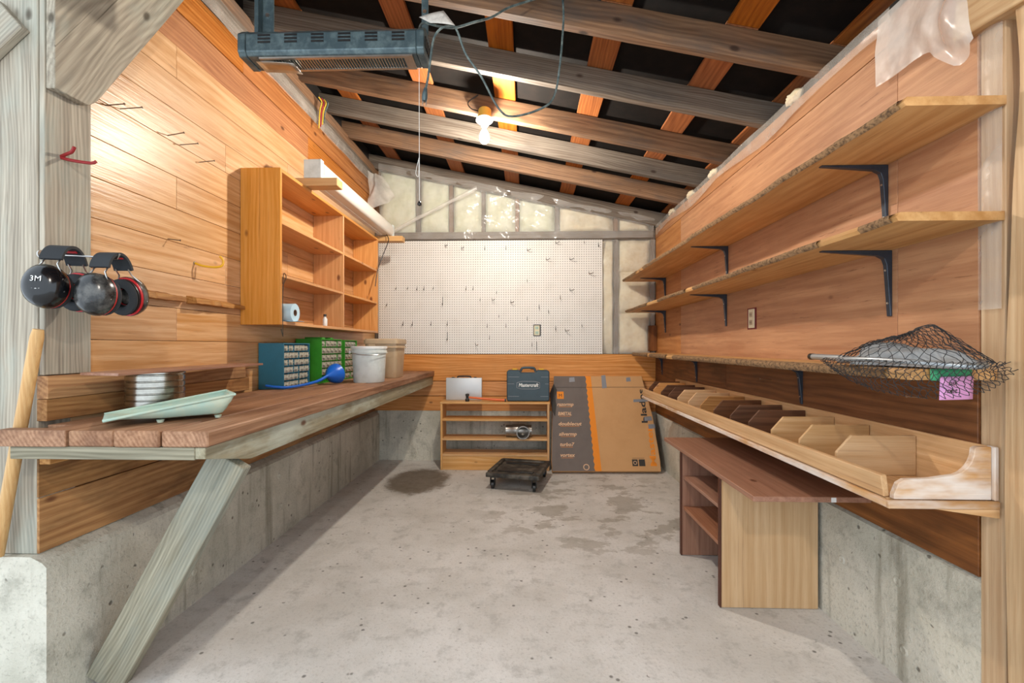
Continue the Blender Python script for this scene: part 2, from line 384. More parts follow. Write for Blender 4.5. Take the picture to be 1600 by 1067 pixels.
def text(name, s, size, fn, mat, parent, shear=0., width=None, extrude=.0004, bold=0.):
    """flat lettering; fn maps (u right, v up, w out) to thing coordinates"""
    cu = bpy.data.curves.new(name, 'FONT'); cu.body = s; cu.size = size; cu.align_x = 'CENTER'; cu.align_y = 'CENTER'; cu.shear = shear; cu.extrude = extrude; cu.resolution_u = 2; cu.offset = bold
    to = bpy.data.objects.new(name, cu); C.objects.link(to); bpy.context.view_layer.update()
    me = bpy.data.meshes.new_from_object(to.evaluated_get(bpy.context.evaluated_depsgraph_get()))
    bpy.data.objects.remove(to); bpy.data.curves.remove(cu)
    bm = bmesh.new(); bm.from_mesh(me); bpy.data.meshes.remove(me)
    xs = [v.co.x for v in bm.verts]; k = width/(max(xs)-min(xs)) if width else 1
    for v in bm.verts: v.co = V(fn(v.co.x*k, v.co.y, v.co.z))
    return finish(name, bm, mat, parent)
def nz(x, y, z=0., s=1.): return mnoise.noise(V((x*s, y*s, z*s)))

D = 4.92; LX = -1.65; RX = 1.39
def zb(x): return 2.806-.213*x            # underside of the rafters
SL = math.atan(.213)
STR = dict(kind='structure')

# ---------------------------------------------------------------- floor, concrete stem walls
floor = box('floor', (-3.2, 3.0), (-2.5, 5.2), (-.12, 0), 'floor', bev=0); tag(floor, **STR)
def tie(parent, p, axis):
    lathe('tie_hole', [(.0, .001), (.008, .001), (.012, .004), (.017, .003), (.02, 0)], p, 'conc', parent, axis, 14)
wl = prism('wall_left', [(-1.95, 0), (-1.60, 0), (-1.60, .50), (-1.615, .515), (-1.655, .535), (-1.95, .535)], 1.47, 5.1, 1, 'conc'); tag(wl, **STR)
for y, z in ((2.2, .38), (2.9, .40), (2.92, .2), (3.65, .4), (3.66, .18), (2.15, .15)): tie(wl, (-1.60, y, z), (1, 0, 0))
wb = box('wall_back', (-1.62, 1.41), (D, 5.1), (0, .54), 'conc', bev=0); tag(wb, **STR)
for x, z in ((-1.2, .36), (-1.2, .08), (-.95, .3), (1.3, .25)): tie(wb, (x, D, z), (0, -1, 0))
wr = prism('wall_right', [(1.39, 0), (1.75, 0), (1.75, .53), (1.41, .53), (1.39, .515)], 1.436, 5.1, 1, 'conc'); tag(wr, **STR)
for y, z in ((1.75, .36), (1.72, .12), (2.05, .3), (3.6, .3), (3.6, .12)): tie(wr, (RX, y, z), (-1, 0, 0))

# left wall boards
box('light_blocker', (-1.80, -1.685), (1.60, 5.09), (.54, 3.35), 'dark', wl, 0)  # unseen dark box added behind the boards to block light through the gaps
def run(parent, xa, xb, z0, z1, ya, yb, mat, joints=(), gap=.0018, bev=.0015):
    ys = [ya]+list(joints)+[yb]
    for a, b in zip(ys, ys[1:]):
        box('board', (xa, xb), (a+.0006, b-.0006), (z0+gap/2, z1-gap/2), mat, parent, bev, grain=1)
zs = [.962, 1.11, 1.265, 1.42, 1.577, 1.73, 1.887, 2.04, 2.195, 2.35, 2.505, 2.66]
for i, (a, b) in enumerate(zip(zs, zs[1:])):
    j = [(2.45, 3.9), (3.1,), (2.1, 3.6), (2.75,)][i % 4]
    run(wl, -1.685, LX, a, b, 1.60, D, 'panel', j)
run(wl, -1.685, LX-.002, 2.66, 2.83, 1.6, D, 'cedar', (3.4,)); run(wl, -1.685, LX+.004, 2.83, 2.992, 1.6, D, 'cedar', (2.6,))
run(wl, -1.69, -1.648, .536, .725, 1.49, D, 'plank', (), .003); run(wl, -1.69, -1.65, .725, .962, 1.49, D, 'plank', (), .003)
run(wl, -1.684, -1.622, .985, 1.06, 1.49, 2.62, 'plank', ()); run(wl, -1.684, -1.618, 1.06, 1.14, 1.49, 2.58, 'plank', ())
box('board', (-1.648, -1.628), (1.49, 1.655), (1.142, 3.10), 'grey', wl, .002, grain=2)
pl = box('top_plate', (-1.80, -1.62), (1.0, 5.05), (2.995, 3.08), 'rafterg', wl, .003, 1)
box('top_plate', (-1.80, -1.625), (1.0, 5.05), (3.083, 3.17), 'rafter', wl, .003, 1)
# knee brace nailed across the head of the vertical board
kb = prism('knee_brace', [(1.492, 2.115), (1.612, 2.118), (1.645, 2.15), (2.035, 2.788), (2.20, 3.06), (1.85, 3.06), (1.492, 2.48)], -1.626, -1.594, 0, 'grey', wl, .002, grain=2)
kd_ = V((0, .52, .854)); ks_ = V((0, .854, -.52))
kb.data.attributes['gc'].data.foreach_set('vector', [q for v in kb.data.vertices for q in (v.co.dot(kd_), v.co.dot(ks_), v.co.x)])
# front posts
fp = box('trim_1', (-2.1, -1.653), (1.49, 1.62), (.536, 3.2), 'grey', None, .003, 2); tag(fp, **STR)
beam('knee_brace', (-1.72, 1.475, 2.35), (-2.05, 1.475, 2.05), .028, .13, 'grey', fp)

# right wall
box('light_blocker', (1.41, 1.6), (1.44, 5.09), (.53, 2.56), 'dark', wr, 0)  # added backing, hidden by the planks and plywood, keeps outside light out
run(wr, 1.388, 1.412, .53, .80, 1.44, D, 'darkplank', (), .003); run(wr, 1.386, 1.412, .80, 1.165, 1.44, D, 'darkplank', (3.2,), .003)
for a, b in ((1.44, 1.745), (1.745, 4.13), (4.13, D)):
    box('plywood_sheet', (1.388, 1.41), (a+.001, b-.001), (1.167, 2.389), 'ply', wr, .001, grain=1)
box('plywood_sheet', (1.386, 1.41), (1.44, D), (2.391, 2.50), 'ply', wr, .001, grain=1)
box('stud', (1.392, 1.50), (1.365, 1.438), (0, 2.5), 'post', wr, .002, 2)
rp = thing('trim_2', None, None, (1.45, 1.2, 0)); tag(rp, **STR)
# post with a waney edge
bm = bmesh.new(); N = 40; cols = []
for i in range(N+1):
    z = 2.62*i/N; w = .010*math.sin(z*2.3)+.012*nz(z, 3, 0, 2.1)-.02*math.exp(-((z-1.95)/.22)**2)
    ye = 1.35+w
    cols.append([bm.verts.new(p) for p in ((1.37, .85, z), (1.37, ye-.012, z), (1.385, ye, z), (1.52, ye+.004, z), (1.52, .85, z))])
for a, b in zip(cols, cols[1:]):
    for k in range(5): bm.faces.new((a[k], a[(k+1) % 5], b[(k+1) % 5], b[k]))
bm.faces.new(cols[0]); bm.faces.new(cols[-1][::-1]); bmesh.ops.recalc_face_normals(bm, faces=bm.faces)
finish('post', bm, 'post', rp, 2, True)
beam('header', (1.40, 1.48, 2.27), (1.40, .8, 2.20), .10, .14, 'post', rp)

# back wall: boards, studs, insulation
box('board', (-1.649, 1.386), (4.915, 4.945), (.866, 1.155), 'backboard', wb, .002, 0)
box('board', (-1.649, 1.386), (4.913, 4.945), (.703, .860), 'backboard', wb, .002, 0)
box('board', (-1.649, 1.386), (4.916, 4.945), (.541, .697), 'backboard', wb, .002, 0)
box('light_blocker', (-1.9, 1.6), (5.06, 5.1), (.54, 3.3), 'dark', wb, 0)  # hidden dark panel added behind studs and batts to stop light leaks
sx = [-1.63, -1.176, -.817, -.464, -.097, .332, .969, 1.36]
for i, x in enumerate(sx):
    lo = 2.48 if i not in (0, 6, 7) else 1.157
    if lo < 2: box('stud', (x-.02, x+.02), (4.928, 5.04), (1.157, 2.392), 'rafterg', wb, .002, 2)
    box('stud', (x-.02, x+.02), (4.928, 5.04), (2.482, zb(x)+.1), 'rafterg' if i % 2 else 'rafter', wb, .002, 2)
box('plate', (-1.649, 1.386), (4.924, 5.04), (2.393, 2.481), 'rafterg', wb, .002, 0)
def batt(x0, x1, z0, z1f, mat):
    def f(u, v):
        x = x0+(x1-x0)*u; z = z0+(z1f(x)-z0)*v
        e = min(1, 6*min(u, 1-u, v, 1-v))
        return (x, 5.0-.055*e**.5-.03*nz(x, z, 1.3, 5)-.015*nz(x, z, 4.4, 13), z)
    grid('insulation_batt', f, 14, 16, mat, wb)
for i in range(len(sx)-1):
    batt(sx[i]+.02, sx[i+1]-.02, 2.482, lambda x: zb(x)+.08, 'insulg' if i < 5 else 'insul')
batt(.80, .949, 1.157, lambda x: 2.392, 'insul'); batt(.989, 1.34, 1.157, lambda x: 1.6, 'insul'); batt(.989, 1.34, 1.6, lambda x: 2.05, 'insul'); batt(.989, 1.34, 2.05, lambda x: 2.392, 'insul')
box('block', (1.30, 1.384), (4.86, 4.92), (1.19, 1.46), 'darkplank', wb, .002, 2)

# ceiling: felt deck, rafters, skip boards
Y0, Y1 = -1.3, 5.1
ce = thing('ceiling', None, None, (0, 3, 2.95)); tag(ce, **STR)
def cp(x, dz): return zb(x)+dz
prism('roof_felt', [(-1.9, cp(-1.9, .172)), (1.9, cp(1.9, .172)), (1.9, cp(1.9, .20)), (-1.9, cp(-1.9, .20))], Y0, Y1, 1, 'felt', ce)
for i, y in enumerate((-.9, -.38, .14, .65, 1.15, 1.66, 2.185, 2.685, 3.225, 3.675, 4.135, 4.855)):
    m = ['rafter', 'rafter', 'rafter', 'rafter', 'rafter', 'rafter', 'rafter', 'rafterg', 'rafter', 'rafterg', 'rafter', 'rafterg'][i]
    hz = .07
    beam('rafter', (-1.78, y, zb(-1.78)+hz), (1.58, y, zb(1.58)+hz), .05, .14, m, ce)
for x in (-1.42, -.73, -.146, .43, 1.015, 1.5):
    for a, b in ((Y0, 2.16), (2.16, 3.68), (3.68, Y1)):
        beam('skip_board', (x, a+.002, zb(x)+.155), (x, b-.002, zb(x)+.155), .15, .02, 'purlin', ce, up=(.208, 0, .978))

# ================================================================= THINGS
# ---------------------------------------------------------------- workbench
BZ = .975
wbn = thing('workbench', 'long rough plank workbench with diagonal leg along the left wall', 'workbench', (-1.3, 3.1, 0))
xs = [-1.60, -1.448, -1.297, -1.146, -.992]
prism('plank', [(-1.68, 1.388), (xs[1]-.002, 1.388), (xs[1]-.002, 4.9), (-1.612, 4.9), (-1.612, 1.484), (-1.535, 1.484), (-1.535, 1.432), (-1.68, 1.432)], BZ-.052, BZ, 2, 'bench', wbn, .002, 1)
for i in (1, 2, 3):
    box('plank', (xs[i]+.002, xs[i+1]-.002), (1.388+.004*(i % 2), 4.905), (BZ-.052, BZ-.002*(i % 2)), 'bench', wbn, .004, 1)
box('end_apron', (-1.64, -1.04), (1.396, 1.424), (.882, .922), 'brace', wbn, .002, 0)
prism('side_apron', [(1.40, .921), (1.40, .885), (1.64, .828), (4.9, .828), (4.9, .921)], -1.048, -1.008, 0, 'apron', wbn, .002, 1)
for y in (2.2, 3.0, 3.8, 4.6): box('cross_bearer', (-1.61, -1.05), (y, y+.04), (.835, .922), 'apron', wbn, .002, 0)
box('cleat', (-1.648, -1.61), (1.49, 4.9), (.84, .922), 'plank', wbn, .002, 1)
beam('leg', (-1.545, 1.63, .006), (-1.055, 1.60, .84), .045, .138, 'brace', wbn, up=(.83, 0, -.55))

# ---------------------------------------------------------------- wall cabinet
cx0, cx1 = LX+.002, -1.414
cab = thing('wall_cabinet', 'open orange pine wall cabinet with two bays of shelves above the bench', 'cabinet', (-1.53, 3.44, 1.365))
T = .02
for y in (2.576, 3.48, 4.29): box('side_panel' if y != 3.48 else 'divider', (cx0, cx1), (y, y+T), (1.365, 2.27) if y != 3.48 else (1.385, 2.25), 'pine', cab, .0015, 2)
box('top_board', (cx0, cx1-.001), (2.597, 4.289), (2.25, 2.269), 'pine', cab, .0015, 1)
box('bottom_board', (cx0, cx1-.001), (2.597, 4.289), (1.366, 1.385), 'pine', cab, .0015, 1)
for a, b in ((2.597, 3.479), (3.501, 4.289)):
    for z in (1.642, 1.95): box('shelf', (cx0, cx1-.002), (a, b), (z, z+.018), 'pine', cab, .0015, 1)
box('mounting_rail', (cx0, cx0+.018), (2.62, 3.2), (1.386, 1.43), 'pine', cab, .001, 1)

# fluorescent fixture lying on two blocks on top of the cabinet
fl = thing('fluorescent_light', 'long white fluorescent light fixture resting on wood blocks above the pine cabinet', 'light fixture', (-1.37, 3.7, 2.271))
for y in (2.88, 4.42): box('wood_block', (-1.50, -1.21), (y, y+.09), (2.271, 2.322), 'raw', fl, .003, 0)
box('end_cap', (-1.432, -1.315), (2.885, 2.925), (2.323, 2.445), 'bluewhite', fl, .004)
box('end_cap', (-1.432, -1.315), (4.47, 4.51), (2.323, 2.445), 'bluewhite', fl, .004)
box('housing', (-1.445, -1.40), (2.925, 4.47), (2.325, 2.45), 'white', fl, .004)
prof = [(-1.40, 2.328), (-1.34, 2.328)]+[(-1.34+.03*math.sin(a), 2.386-.058*math.cos(a)) for a in [PI*k/8 for k in range(1, 8)]]+[(-1.34, 2.443), (-1.40, 2.443)]
prism('diffuser', prof, 2.926, 4.469, 1, 'diffuser', fl, 0, 1, True)
tube('cord', spline([(-1.36, 4.40, 2.33), (-1.33, 4.36, 2.26), (-1.36, 4.28, 2.1), (-1.40, 4.25, 1.95), (-1.405, 4.2, 1.80)], 6), .004, 'black', fl, 6)

# paper towel roll, little bottle, hanging wire on the cabinet
pr = thing('paper_towel_roll', 'pale blue roll of paper towel lying in the pine cabinet', 'paper roll', (-1.49, 2.70, 1.386))
bm = bmesh.new(); bm_lathe(bm, [(.02, 0), (.055, 0), (.055, .20), (.02, .20)], (-1.59, 2.70, 1.4415), (1, 0, 0), 32); bmesh.ops.recalc_face_normals(bm, faces=bm.faces)
finish('roll', bm, 'towel', pr, smooth=True)
lathe('core', [(.020, 0), (.016, 0), (.016, .202), (.020, .202)], (-1.591, 2.70, 1.4415), 'core', pr, (1, 0, 0), 20)
grid('loose_sheet', lambda u, v: (-1.57+.19*u+.02*v, 2.70-.03+.085*v, 1.3895+.004*math.sin(3*v)-(.012*max(0, v-.6)*u if 0 else 0)), 4, 8, 'towel', pr, thick=.001)
sb = thing('small_bottle', 'tiny white bottle on the bottom shelf of the pine cabinet', 'bottle', (-1.45, 3.24, 1.386))
lathe('body', [(0, 0), (.015, 0), (.016, .01), (.016, .05), (.009, .062), (.009, .068), (0, .068)], (-1.45, 3.24, 1.386), 'white', sb)
lathe('cap', [(.0105, .067), (.0105, .085), (0, .085)], (-1.45, 3.24, 1.386), 'iron', sb)
o = tube('hanging_wire', spline([(-1.404, 2.585, 1.60), (-1.395, 2.58, 1.66), (-1.392, 2.60, 1.64), (-1.402, 2.585, 1.58), (-1.404, 2.585, 1.4), (-1.40, 2.58, 1.31), (-1.39, 2.56, 1.30), (-1.395, 2.55, 1.34)], 6), .0022, 'wire', None, 6)
tag(o, 'bent dark wire hanging off the near edge of the pine cabinet', 'wire')

# ---------------------------------------------------------------- things on the bench
def drawers(name, label, mat, x0, x1, y0, y1, h, rows, cols, skip=None, gap=.06):
    t = thing(name, label, 'parts cabinet', ((x0+x1)/2, (y0+y1)/2, BZ), group='small parts cabinets on the bench')
    z0, z1 = BZ+.0005, BZ+h; w = .006
    boxes('case', [((x0, x1), (y0, y0+w), (z0, z1)), ((x0, x1), (y1-w, y1), (z0, z1)), ((x0, x1), (y0+w, y1-w), (z1-w, z1)), ((x0, x1), (y0+w, y1-w), (z0, z0+w)), ((x0, x0+w), (y0+w, y1-w), (z0+w, z1-w)), ((x0+w, x1-.012), (y0+w, y1-w), (z0+w+(z1-z0)*.5-.004, z0+w+(z1-z0)*.5+.004))], mat, t)
    # partitions
    L = []; dy = (y1-y0-2*w)/cols; dz = (z1-z0-2*w)/rows
    for c in range(1, cols): L.append(((x0+w, x1-.006), (y0+w+c*dy-.0012, y0+w+c*dy+.0012), (z0+w, z1-w)))
    for r in range(1, rows): L.append(((x0+w, x1-.006), (y0+w, y1-w), (z0+w+r*dz-.0012, z0+w+r*dz+.0012)))
    boxes('partitions', L, mat, t)
    proto = None
    for r in range(rows):
        for c in range(cols):
            if skip and (r, c) in skip: continue
            ya = y0+w+c*dy+.003; yb_ = y0+w+(c+1)*dy-.003; za = z0+w+r*dz+.003; zb_ = z0+w+(r+1)*dz-.008
            if proto is None:
                bm = bmesh.new(); bm_box(bm, (x0+.02, x1-.003), (ya, yb_), (za, zb_)); bm_box(bm, (x1-.0031, x1+.008), (ya+dy*.22, yb_-dy*.22), ((za+zb_)/2-.004, (za+zb_)/2+.001))
                proto = finish('drawer', bm, 'drawer', t); base = proto.location.copy(); y_ = ya; z_ = za
            else:
                d = proto.copy(); C.objects.link(d); d.parent = t; d.location = base+V((-.008*(random.random() < .25), ya-y_, za-z_))
    return t
drawers('parts_cabinet', 'teal blue metal parts cabinet with rows of clear drawers', 'blue', -1.642, -1.485, 2.745, 3.08, .285, 6, 5)
g1 = drawers('parts_cabinet', 'green parts cabinet with handles on top beside the teal cabinet', 'green', -1.638, -1.452, 3.19, 3.55, .318, 6, 5, {(0, 0), (0, 1)})
boxes('carry_handle', [((-1.60, -1.47), (3.24, 3.29), (BZ+.3185, BZ+.331)), ((-1.60, -1.47), (3.38, 3.43), (BZ+.3185, BZ+.331))], 'green', g1, .003)
drawers('parts_cabinet', 'green parts cabinet half hidden behind the white bucket', 'green', -1.638, -1.45, 3.60, 3.86, .315, 6, 4)

fu = thing('funnel', 'bright blue long-necked plastic funnel lying on the bench', 'funnel', (-1.42, 3.0, BZ))
path = spline([(-1.565, 2.69, 1.003), (-1.51, 2.70, .995), (-1.452, 2.74, .989), (-1.435, 2.90, .991), (-1.40, 3.02, 1.006), (-1.374, 3.10, 1.034)], 6)
tube('neck', path, [.007+.004*i/(len(path)-1) for i in range(len(path))], 'funnel', fu, 12)
ax = V((.25, .95, .13)).normalized(); o_ = V((-1.376, 3.095, 1.033))
lathe('cone', [(.0105, 0), (.013, .01), (.05, .05), (.068, .085), (.070, .105), (.0715, .107), (.068, .107), (.066, .09), (.046, .052), (.009, .012)], o_, 'funnel', fu, ax, 32)
tube('hang_loop', spline([(-1.348, 3.19, .984), (-1.332, 3.20, .981), (-1.322, 3.205, .984), (-1.33, 3.2, .99)], 5), .0025, 'funnel', fu, 6)

bk = thing('bucket', 'round white plastic bucket with a rim on the bench', 'bucket', (-1.17, 3.36, BZ))
bo = (-1.17, 3.36, BZ)
lathe('body', [(0, 0), (.108, 0), (.112, .006), (.122, .215), (.129, .217), (.129, .235), (.124, .236), (.124, .262), (.120, .262), (.117, .21), (.106, .008), (0, .008)], bo, 'bluewhite', bk, n=40)
lathe('rim_band', [(.125, .248), (.1305, .248), (.1305, .264), (.119, .266), (.119, .262)], bo, 'white', bk, n=40)
pts = [(bo[0]+.134*math.cos(a), bo[1]+.134*math.sin(a), BZ+.226-.05*math.sin((a+1.9)/1.9*PI/1) if 0 else BZ+.222-.02*math.sin((a+2.6)/3.0*PI)) for a in [-2.6+3.0*k/20 for k in range(21)]]
tube('bail_wire', pts, .002, 'steel', bk, 6)
lathe('bail_ear', [(0, 0), (.012, 0), (.012, .01), (0, .01)], (bo[0]-.118, bo[1]-.06, BZ+.222), 'white', bk, (-.85, -.5, 0), 12)

bb = thing('bucket', 'square beige plastic bucket behind the white bucket', 'bucket', (-1.2, 3.86, BZ))
def sqloft(name, L, mat, parent, c, r=.03):
    bm = bmesh.new(); rings = []
    for hw, z in L:
        ring = []
        for q, (sx_, sy_) in enumerate(((1, 1), (-1, 1), (-1, -1), (1, -1))):
            for k in range(5):
                a = q*PI/2+k*PI/8; rr = min(r, hw)
                ring.append(bm.verts.new((c[0]+sx_*(hw-rr)+rr*math.cos(a), c[1]+sy_*(hw-rr)+rr*math.sin(a), c[2]+z)))
        rings.append(ring)
    n = len(rings[0])
    for A, B in zip(rings, rings[1:]):
        for k in range(n): bm.faces.new((A[k], A[(k+1) % n], B[(k+1) % n], B[k]))
    bm.faces.new(rings[0][::-1]); bm.faces.new(rings[-1]); bmesh.ops.recalc_face_normals(bm, faces=bm.faces)
    return finish(name, bm, mat, parent, smooth=True)
sqloft('body', [(.118, 0), (.122, .01), (.134, .25), (.146, .252), (.146, .258), (.138, .262), (.138, .285)], 'beige', bb, (-1.2, 3.86, BZ))
sqloft('lid', [(.142, .286), (.147, .287), (.147, .318), (.139, .320), (.139, .326), (.132, .328), (.13, .322)], 'beige', bb, (-1.2, 3.86, BZ))
box('label_recess', (-1.30, -1.245), (3.712, 3.7195), (BZ+.262, BZ+.284), 'beige', bb, .001)

ca = thing('tin_can', 'large ribbed steel tin can standing on the bench', 'can', (-1.48, 1.775, BZ))
pf = [(0, 0), (.094, 0), (.097, .003)]
for k in range(6): z = .012+k*.024; pf += [(.097, z), (.097, z+.017), (.0935, z+.0195), (.0935, z+.0215)]
pf += [(.097, .157), (.0985, .158), (.0985, .162), (.094, .162), (.094, .155), (0, .155)]
lathe('body', pf, (-1.48, 1.775, BZ), 'can', ca, n=48)
lathe('base_rim', [(.0965, -.0), (.099, .0), (.099, .004), (.0965, .004)], (-1.48, 1.775, BZ), 'can', ca, n=40)
o = prism('thin_board', [(-1.575, 1.56), (-1.40, 1.52), (-1.44, 2.45), (-1.60, 2.48)], BZ+.1625, BZ+.1725, 2, 'brownply', None, .001, 1); tag(o, 'thin brown hardboard strip balanced on the tin can', 'board')

# paint tray
tr = thing('paint_tray', 'pale green plastic paint tray tilted on the near end of the bench', 'paint tray', (-1.365, 1.425, BZ), rot=(0, 0, math.atan2(.67, .74)))
def trayf(u, v, off=0):
    # u along length 0..1 (.37), v across 0..1 (.2); the side wall rises from the thin lip to the deep end
    x = .37*u; y = .20*v
    rim = .012+.062*u; bot = .004+max(0, (.30-abs(u-.62))*0)
    edge = min(1, min(v, 1-v)*10, (1-u)*9)
    depth = rim-(.018+.014*u if u > .0 else .0)*0
    floor_ = .004 if u > .45 else .004+(.45-u)*.02
    z = floor_+(rim-floor_)*(1-edge)**1.3
    return (x, y, z+off)
bm = bmesh.new(); nu, nv = 30, 24
top = [[bm.verts.new(V(trayf(i/nu, j/nv, .006+.004))) for j in range(nv+1)] for i in range(nu+1)]
for i in range(nu):
    for j in range(nv): bm.faces.new((top[i][j], top[i+1][j], top[i+1][j+1], top[i][j+1]))
o = finish('pan', bm, 'tray', tr, smooth='all'); md = o.modifiers.new('thickness', 'SOLIDIFY'); md.thickness = .003; md.offset = 1
rimp = [trayf(i/nu, 0, .011) for i in range(nu+1)]+[trayf(1, j/nv, .011) for j in range(1, nv+1)]+[trayf(i/nu, 1, .011) for i in range(nu-1, -1, -1)]
tube('rolled_rim', rimp, .005, 'tray', tr, 8)
for x, y in ((.15, .03), (.15, .17), (.32, .03), (.32, .17)): lathe('foot', [(0, 0), (.009, 0), (.012, .010), (0, .0101)], (x, y, 0), 'tray', tr, n=12)

o = tube('broom_handle', [(-1.755, 1.456, .545), (-1.729, 1.456, .68), (-1.617, 1.456, 1.27), (-1.612, 1.456, 1.296)], [.018, .018, .0175, .014], 'handle', None, 16)
tag(o, 'pale wooden stick leaning in the gap behind the near bench end', 'stick')

# ---------------------------------------------------------------- left wall hooks, nails, earmuffs
rh = thing('utility_hook', 'red vinyl-coated double hook screwed to the grey vertical board', 'hook', (-1.628, 1.545, 1.90))
tube('prong', spline([(-1.628, 1.545, 1.90), (-1.59, 1.555, 1.893), (-1.55, 1.575, 1.893), (-1.535, 1.58, 1.90)], 6), .0055, 'redhook', rh)
tube('prong', spline([(-1.628, 1.545, 1.905), (-1.60, 1.54, 1.912), (-1.58, 1.535, 1.916), (-1.565, 1.53, 1.93)], 6), .0055, 'redhook', rh)
yh = thing('utility_hook', 'yellow vinyl-coated hook screwed into the panelled left wall', 'hook', (LX, 2.22, 1.68))
tube('stem', spline([(LX-.001, 2.215, 1.655), (-1.615, 2.225, 1.642), (-1.575, 2.255, 1.640), (-1.555, 2.28, 1.652), (-1.552, 2.285, 1.68), (-1.565, 2.28, 1.70)], 6), .0055, 'yellow', yh)
lathe('screw_base', [(0, 0), (.008, 0), (.008, .004), (0, .004)], (LX, 2.215, 1.655), 'steel', yh, (1, 0, 0), 10)
for p, q, w in (((1.736, 2.185), (-1.58, 1.745, 2.195), 'highest'), ((1.80, 2.205), (-1.565, 1.81, 2.215), 'bent high'),
             ((2.046, 2.21), (-1.575, 2.05, 2.225), 'upper of two close'), ((2.12, 2.20), (-1.575, 2.14, 2.215), 'lower of two close'),
             ((2.25, 2.17), (-1.585, 2.27, 2.185), 'lone slanting'), ((2.046, 1.735), (-1.60, 2.06, 1.73), 'low')):
    o = tube('nail', [(LX-.003, p[0], p[1]), V((LX-.003, p[0], p[1])).lerp(V(q), .96), V((LX-.003, p[0], p[1])).lerp(V(q), .965), q], [.0022, .0022, .0045, .0045], 'rust', None, 8)
    tag(o, w+' rusty nail driven into the panelled left wall', 'nail', 'nails in the left wall')
for k, (y0, y1, z, lab) in enumerate(((1.80, 2.13, 1.462, 'splintered brown wood strip on the wall, nearer the earmuffs'), (2.16, 2.58, 1.462, 'splintered brown wood strip on the wall, nearer the pine cabinet'))):
    bm = bmesh.new(); n = 14; rings = []
    for i in range(n+1):
        y = y0+(y1-y0)*i/n; a = .018+.006*nz(i*.7, k, 0)+(.006 if i < n*.75 else 0); d = .055-.025*i/n+.01*nz(i*.9, 5+k, 0)
        rings.append([bm.verts.new(q) for q in ((LX+.0005, y, z-a*.6), (LX+d, y, z-a*.5+.006*nz(i, 2, k)), (LX+d*.9, y, z+a*.5), (LX+.0005, y, z+a))])
    for A, B in zip(rings, rings[1:]):
        for q in range(4): bm.faces.new((A[q], A[(q+1) % 4], B[(q+1) % 4], B[q]))
    bm.faces.new(rings[0]); bm.faces.new(rings[-1][::-1]); bmesh.ops.recalc_face_normals(bm, faces=bm.faces)
    o = finish('wood_strip', bm, 'plank', None, 1); tag(o, lab, 'wood strip', 'splintered strips on the left wall')

def earmuff(name, label, hang, yaw, roll, shell, sep=.075):
    """local frame: cups along +-Y, band arches over Z; origin at the top of the band"""
    t = thing(name, label, 'earmuffs', hang, rot=(roll, 0, yaw), group='earmuffs hanging on the vertical board'); t.scale = (1.15,)*3
    for s in (-1, 1):
        c = V((0, s*sep, -.128)); ax = V((0, s, .12)).normalized()
        bm = bmesh.new()
        bm_lathe(bm, [(0, .052), (.02, .051), (.036, .045), (.046, .032), (.049, .016), (.049, .006), (0, .006)], c, ax, 28)
        for v in bm.verts: v.co.z = c.z+(v.co.z-c.z)*1.24
        bmesh.ops.recalc_face_normals(bm, faces=bm.faces)
        sh = finish('cup_shell', bm, shell, t, smooth=True)
        if s < 0 and shell == 'blackgloss':
            mark = lambda a, w_, zc: text('lettering', a, w_*.8, lambda u, v, w: (u, c.y-.0532-w+5*(u*u+(zc+v-c.z)**2)-.06*(zc+v-c.z), zc+v), 'white', sh, extrude=.0003)
            try: mark('3M', .026, c.z+.018); mark('105', .022, c.z-.014)
            except Exception: pass
        for rr, h0, h1, m, nm in ((.0475, .0, .0065, 'red', 'red_ring'), (.044, -.008, .001, 'black', 'seal_plate')):
            bm = bmesh.new(); bm_lathe(bm, [(.02, h0), (rr, h0), (rr, h1), (.02, h1)], c, ax, 28)
            for v in bm.verts: v.co.z = c.z+(v.co.z-c.z)*1.24
            bmesh.ops.recalc_face_normals(bm, faces=bm.faces); finish(nm, bm, m, t, smooth=True)
        bm = bmesh.new(); bm_lathe(bm, [(.024+.017-.017*math.cos(a)*1.0 if 0 else .034+.011*math.cos(a), -.017+.010*math.sin(a)) for a in [2*PI*k/10 for k in range(11)]], c, ax, 28)
        for v in bm.verts: v.co.z = c.z+(v.co.z-c.z)*1.24
        bmesh.ops.remove_doubles(bm, verts=bm.verts, dist=1e-5); bmesh.ops.recalc_face_normals(bm, faces=bm.faces); finish('cushion', bm, 'foam', t, smooth=True)
        # two spring wires per side
        for d in (-1, 1):
            tube('spring_wire', [(d*.018, s*(sep-.012), -.045), (d*.018, s*(sep+.002), -.062), (d*.034, s*(sep+.016), -.085), (d*.040, s*(sep+.022), -.105), (d*.045, s*(sep+.022), -.142)], .0022, 'steel', t, 6)
    # padded headband
    bm = bmesh.new(); rows = []
    for i in range(17):
        a = PI*(.12+.76*i/16); y = -math.cos(a)*(sep+.004); z = -.068+.074*math.sin(a)-.006
        nrm = V((0, -math.cos(a), math.sin(a)))
        hw = .026
        rows.append([bm.verts.new(q) for q in (V((-hw, y, z)), V((hw, y, z)), V((hw, y, z))-nrm*.008, V((-hw, y, z))-nrm*.008)])
    for A, B in zip(rows, rows[1:]):
        for q in range(4): bm.faces.new((A[q], A[(q+1) % 4], B[(q+1) % 4], B[q]))
    bm.faces.new(rows[0]); bm.faces.new(rows[-1][::-1]); bmesh.ops.recalc_face_normals(bm, faces=bm.faces)
    finish('headband', bm, 'foam', t, smooth=True)
    tube('band_badge', [(-.018, .02, -.0135), (.018, .02, -.0135)], .004, 'red', t, 8)
    return t
earmuff('earmuffs', 'black earmuffs with red rings hanging furthest left on the grey board', (-1.535, 1.468, 1.574), math.radians(16), 0, 'blackgloss', .058)
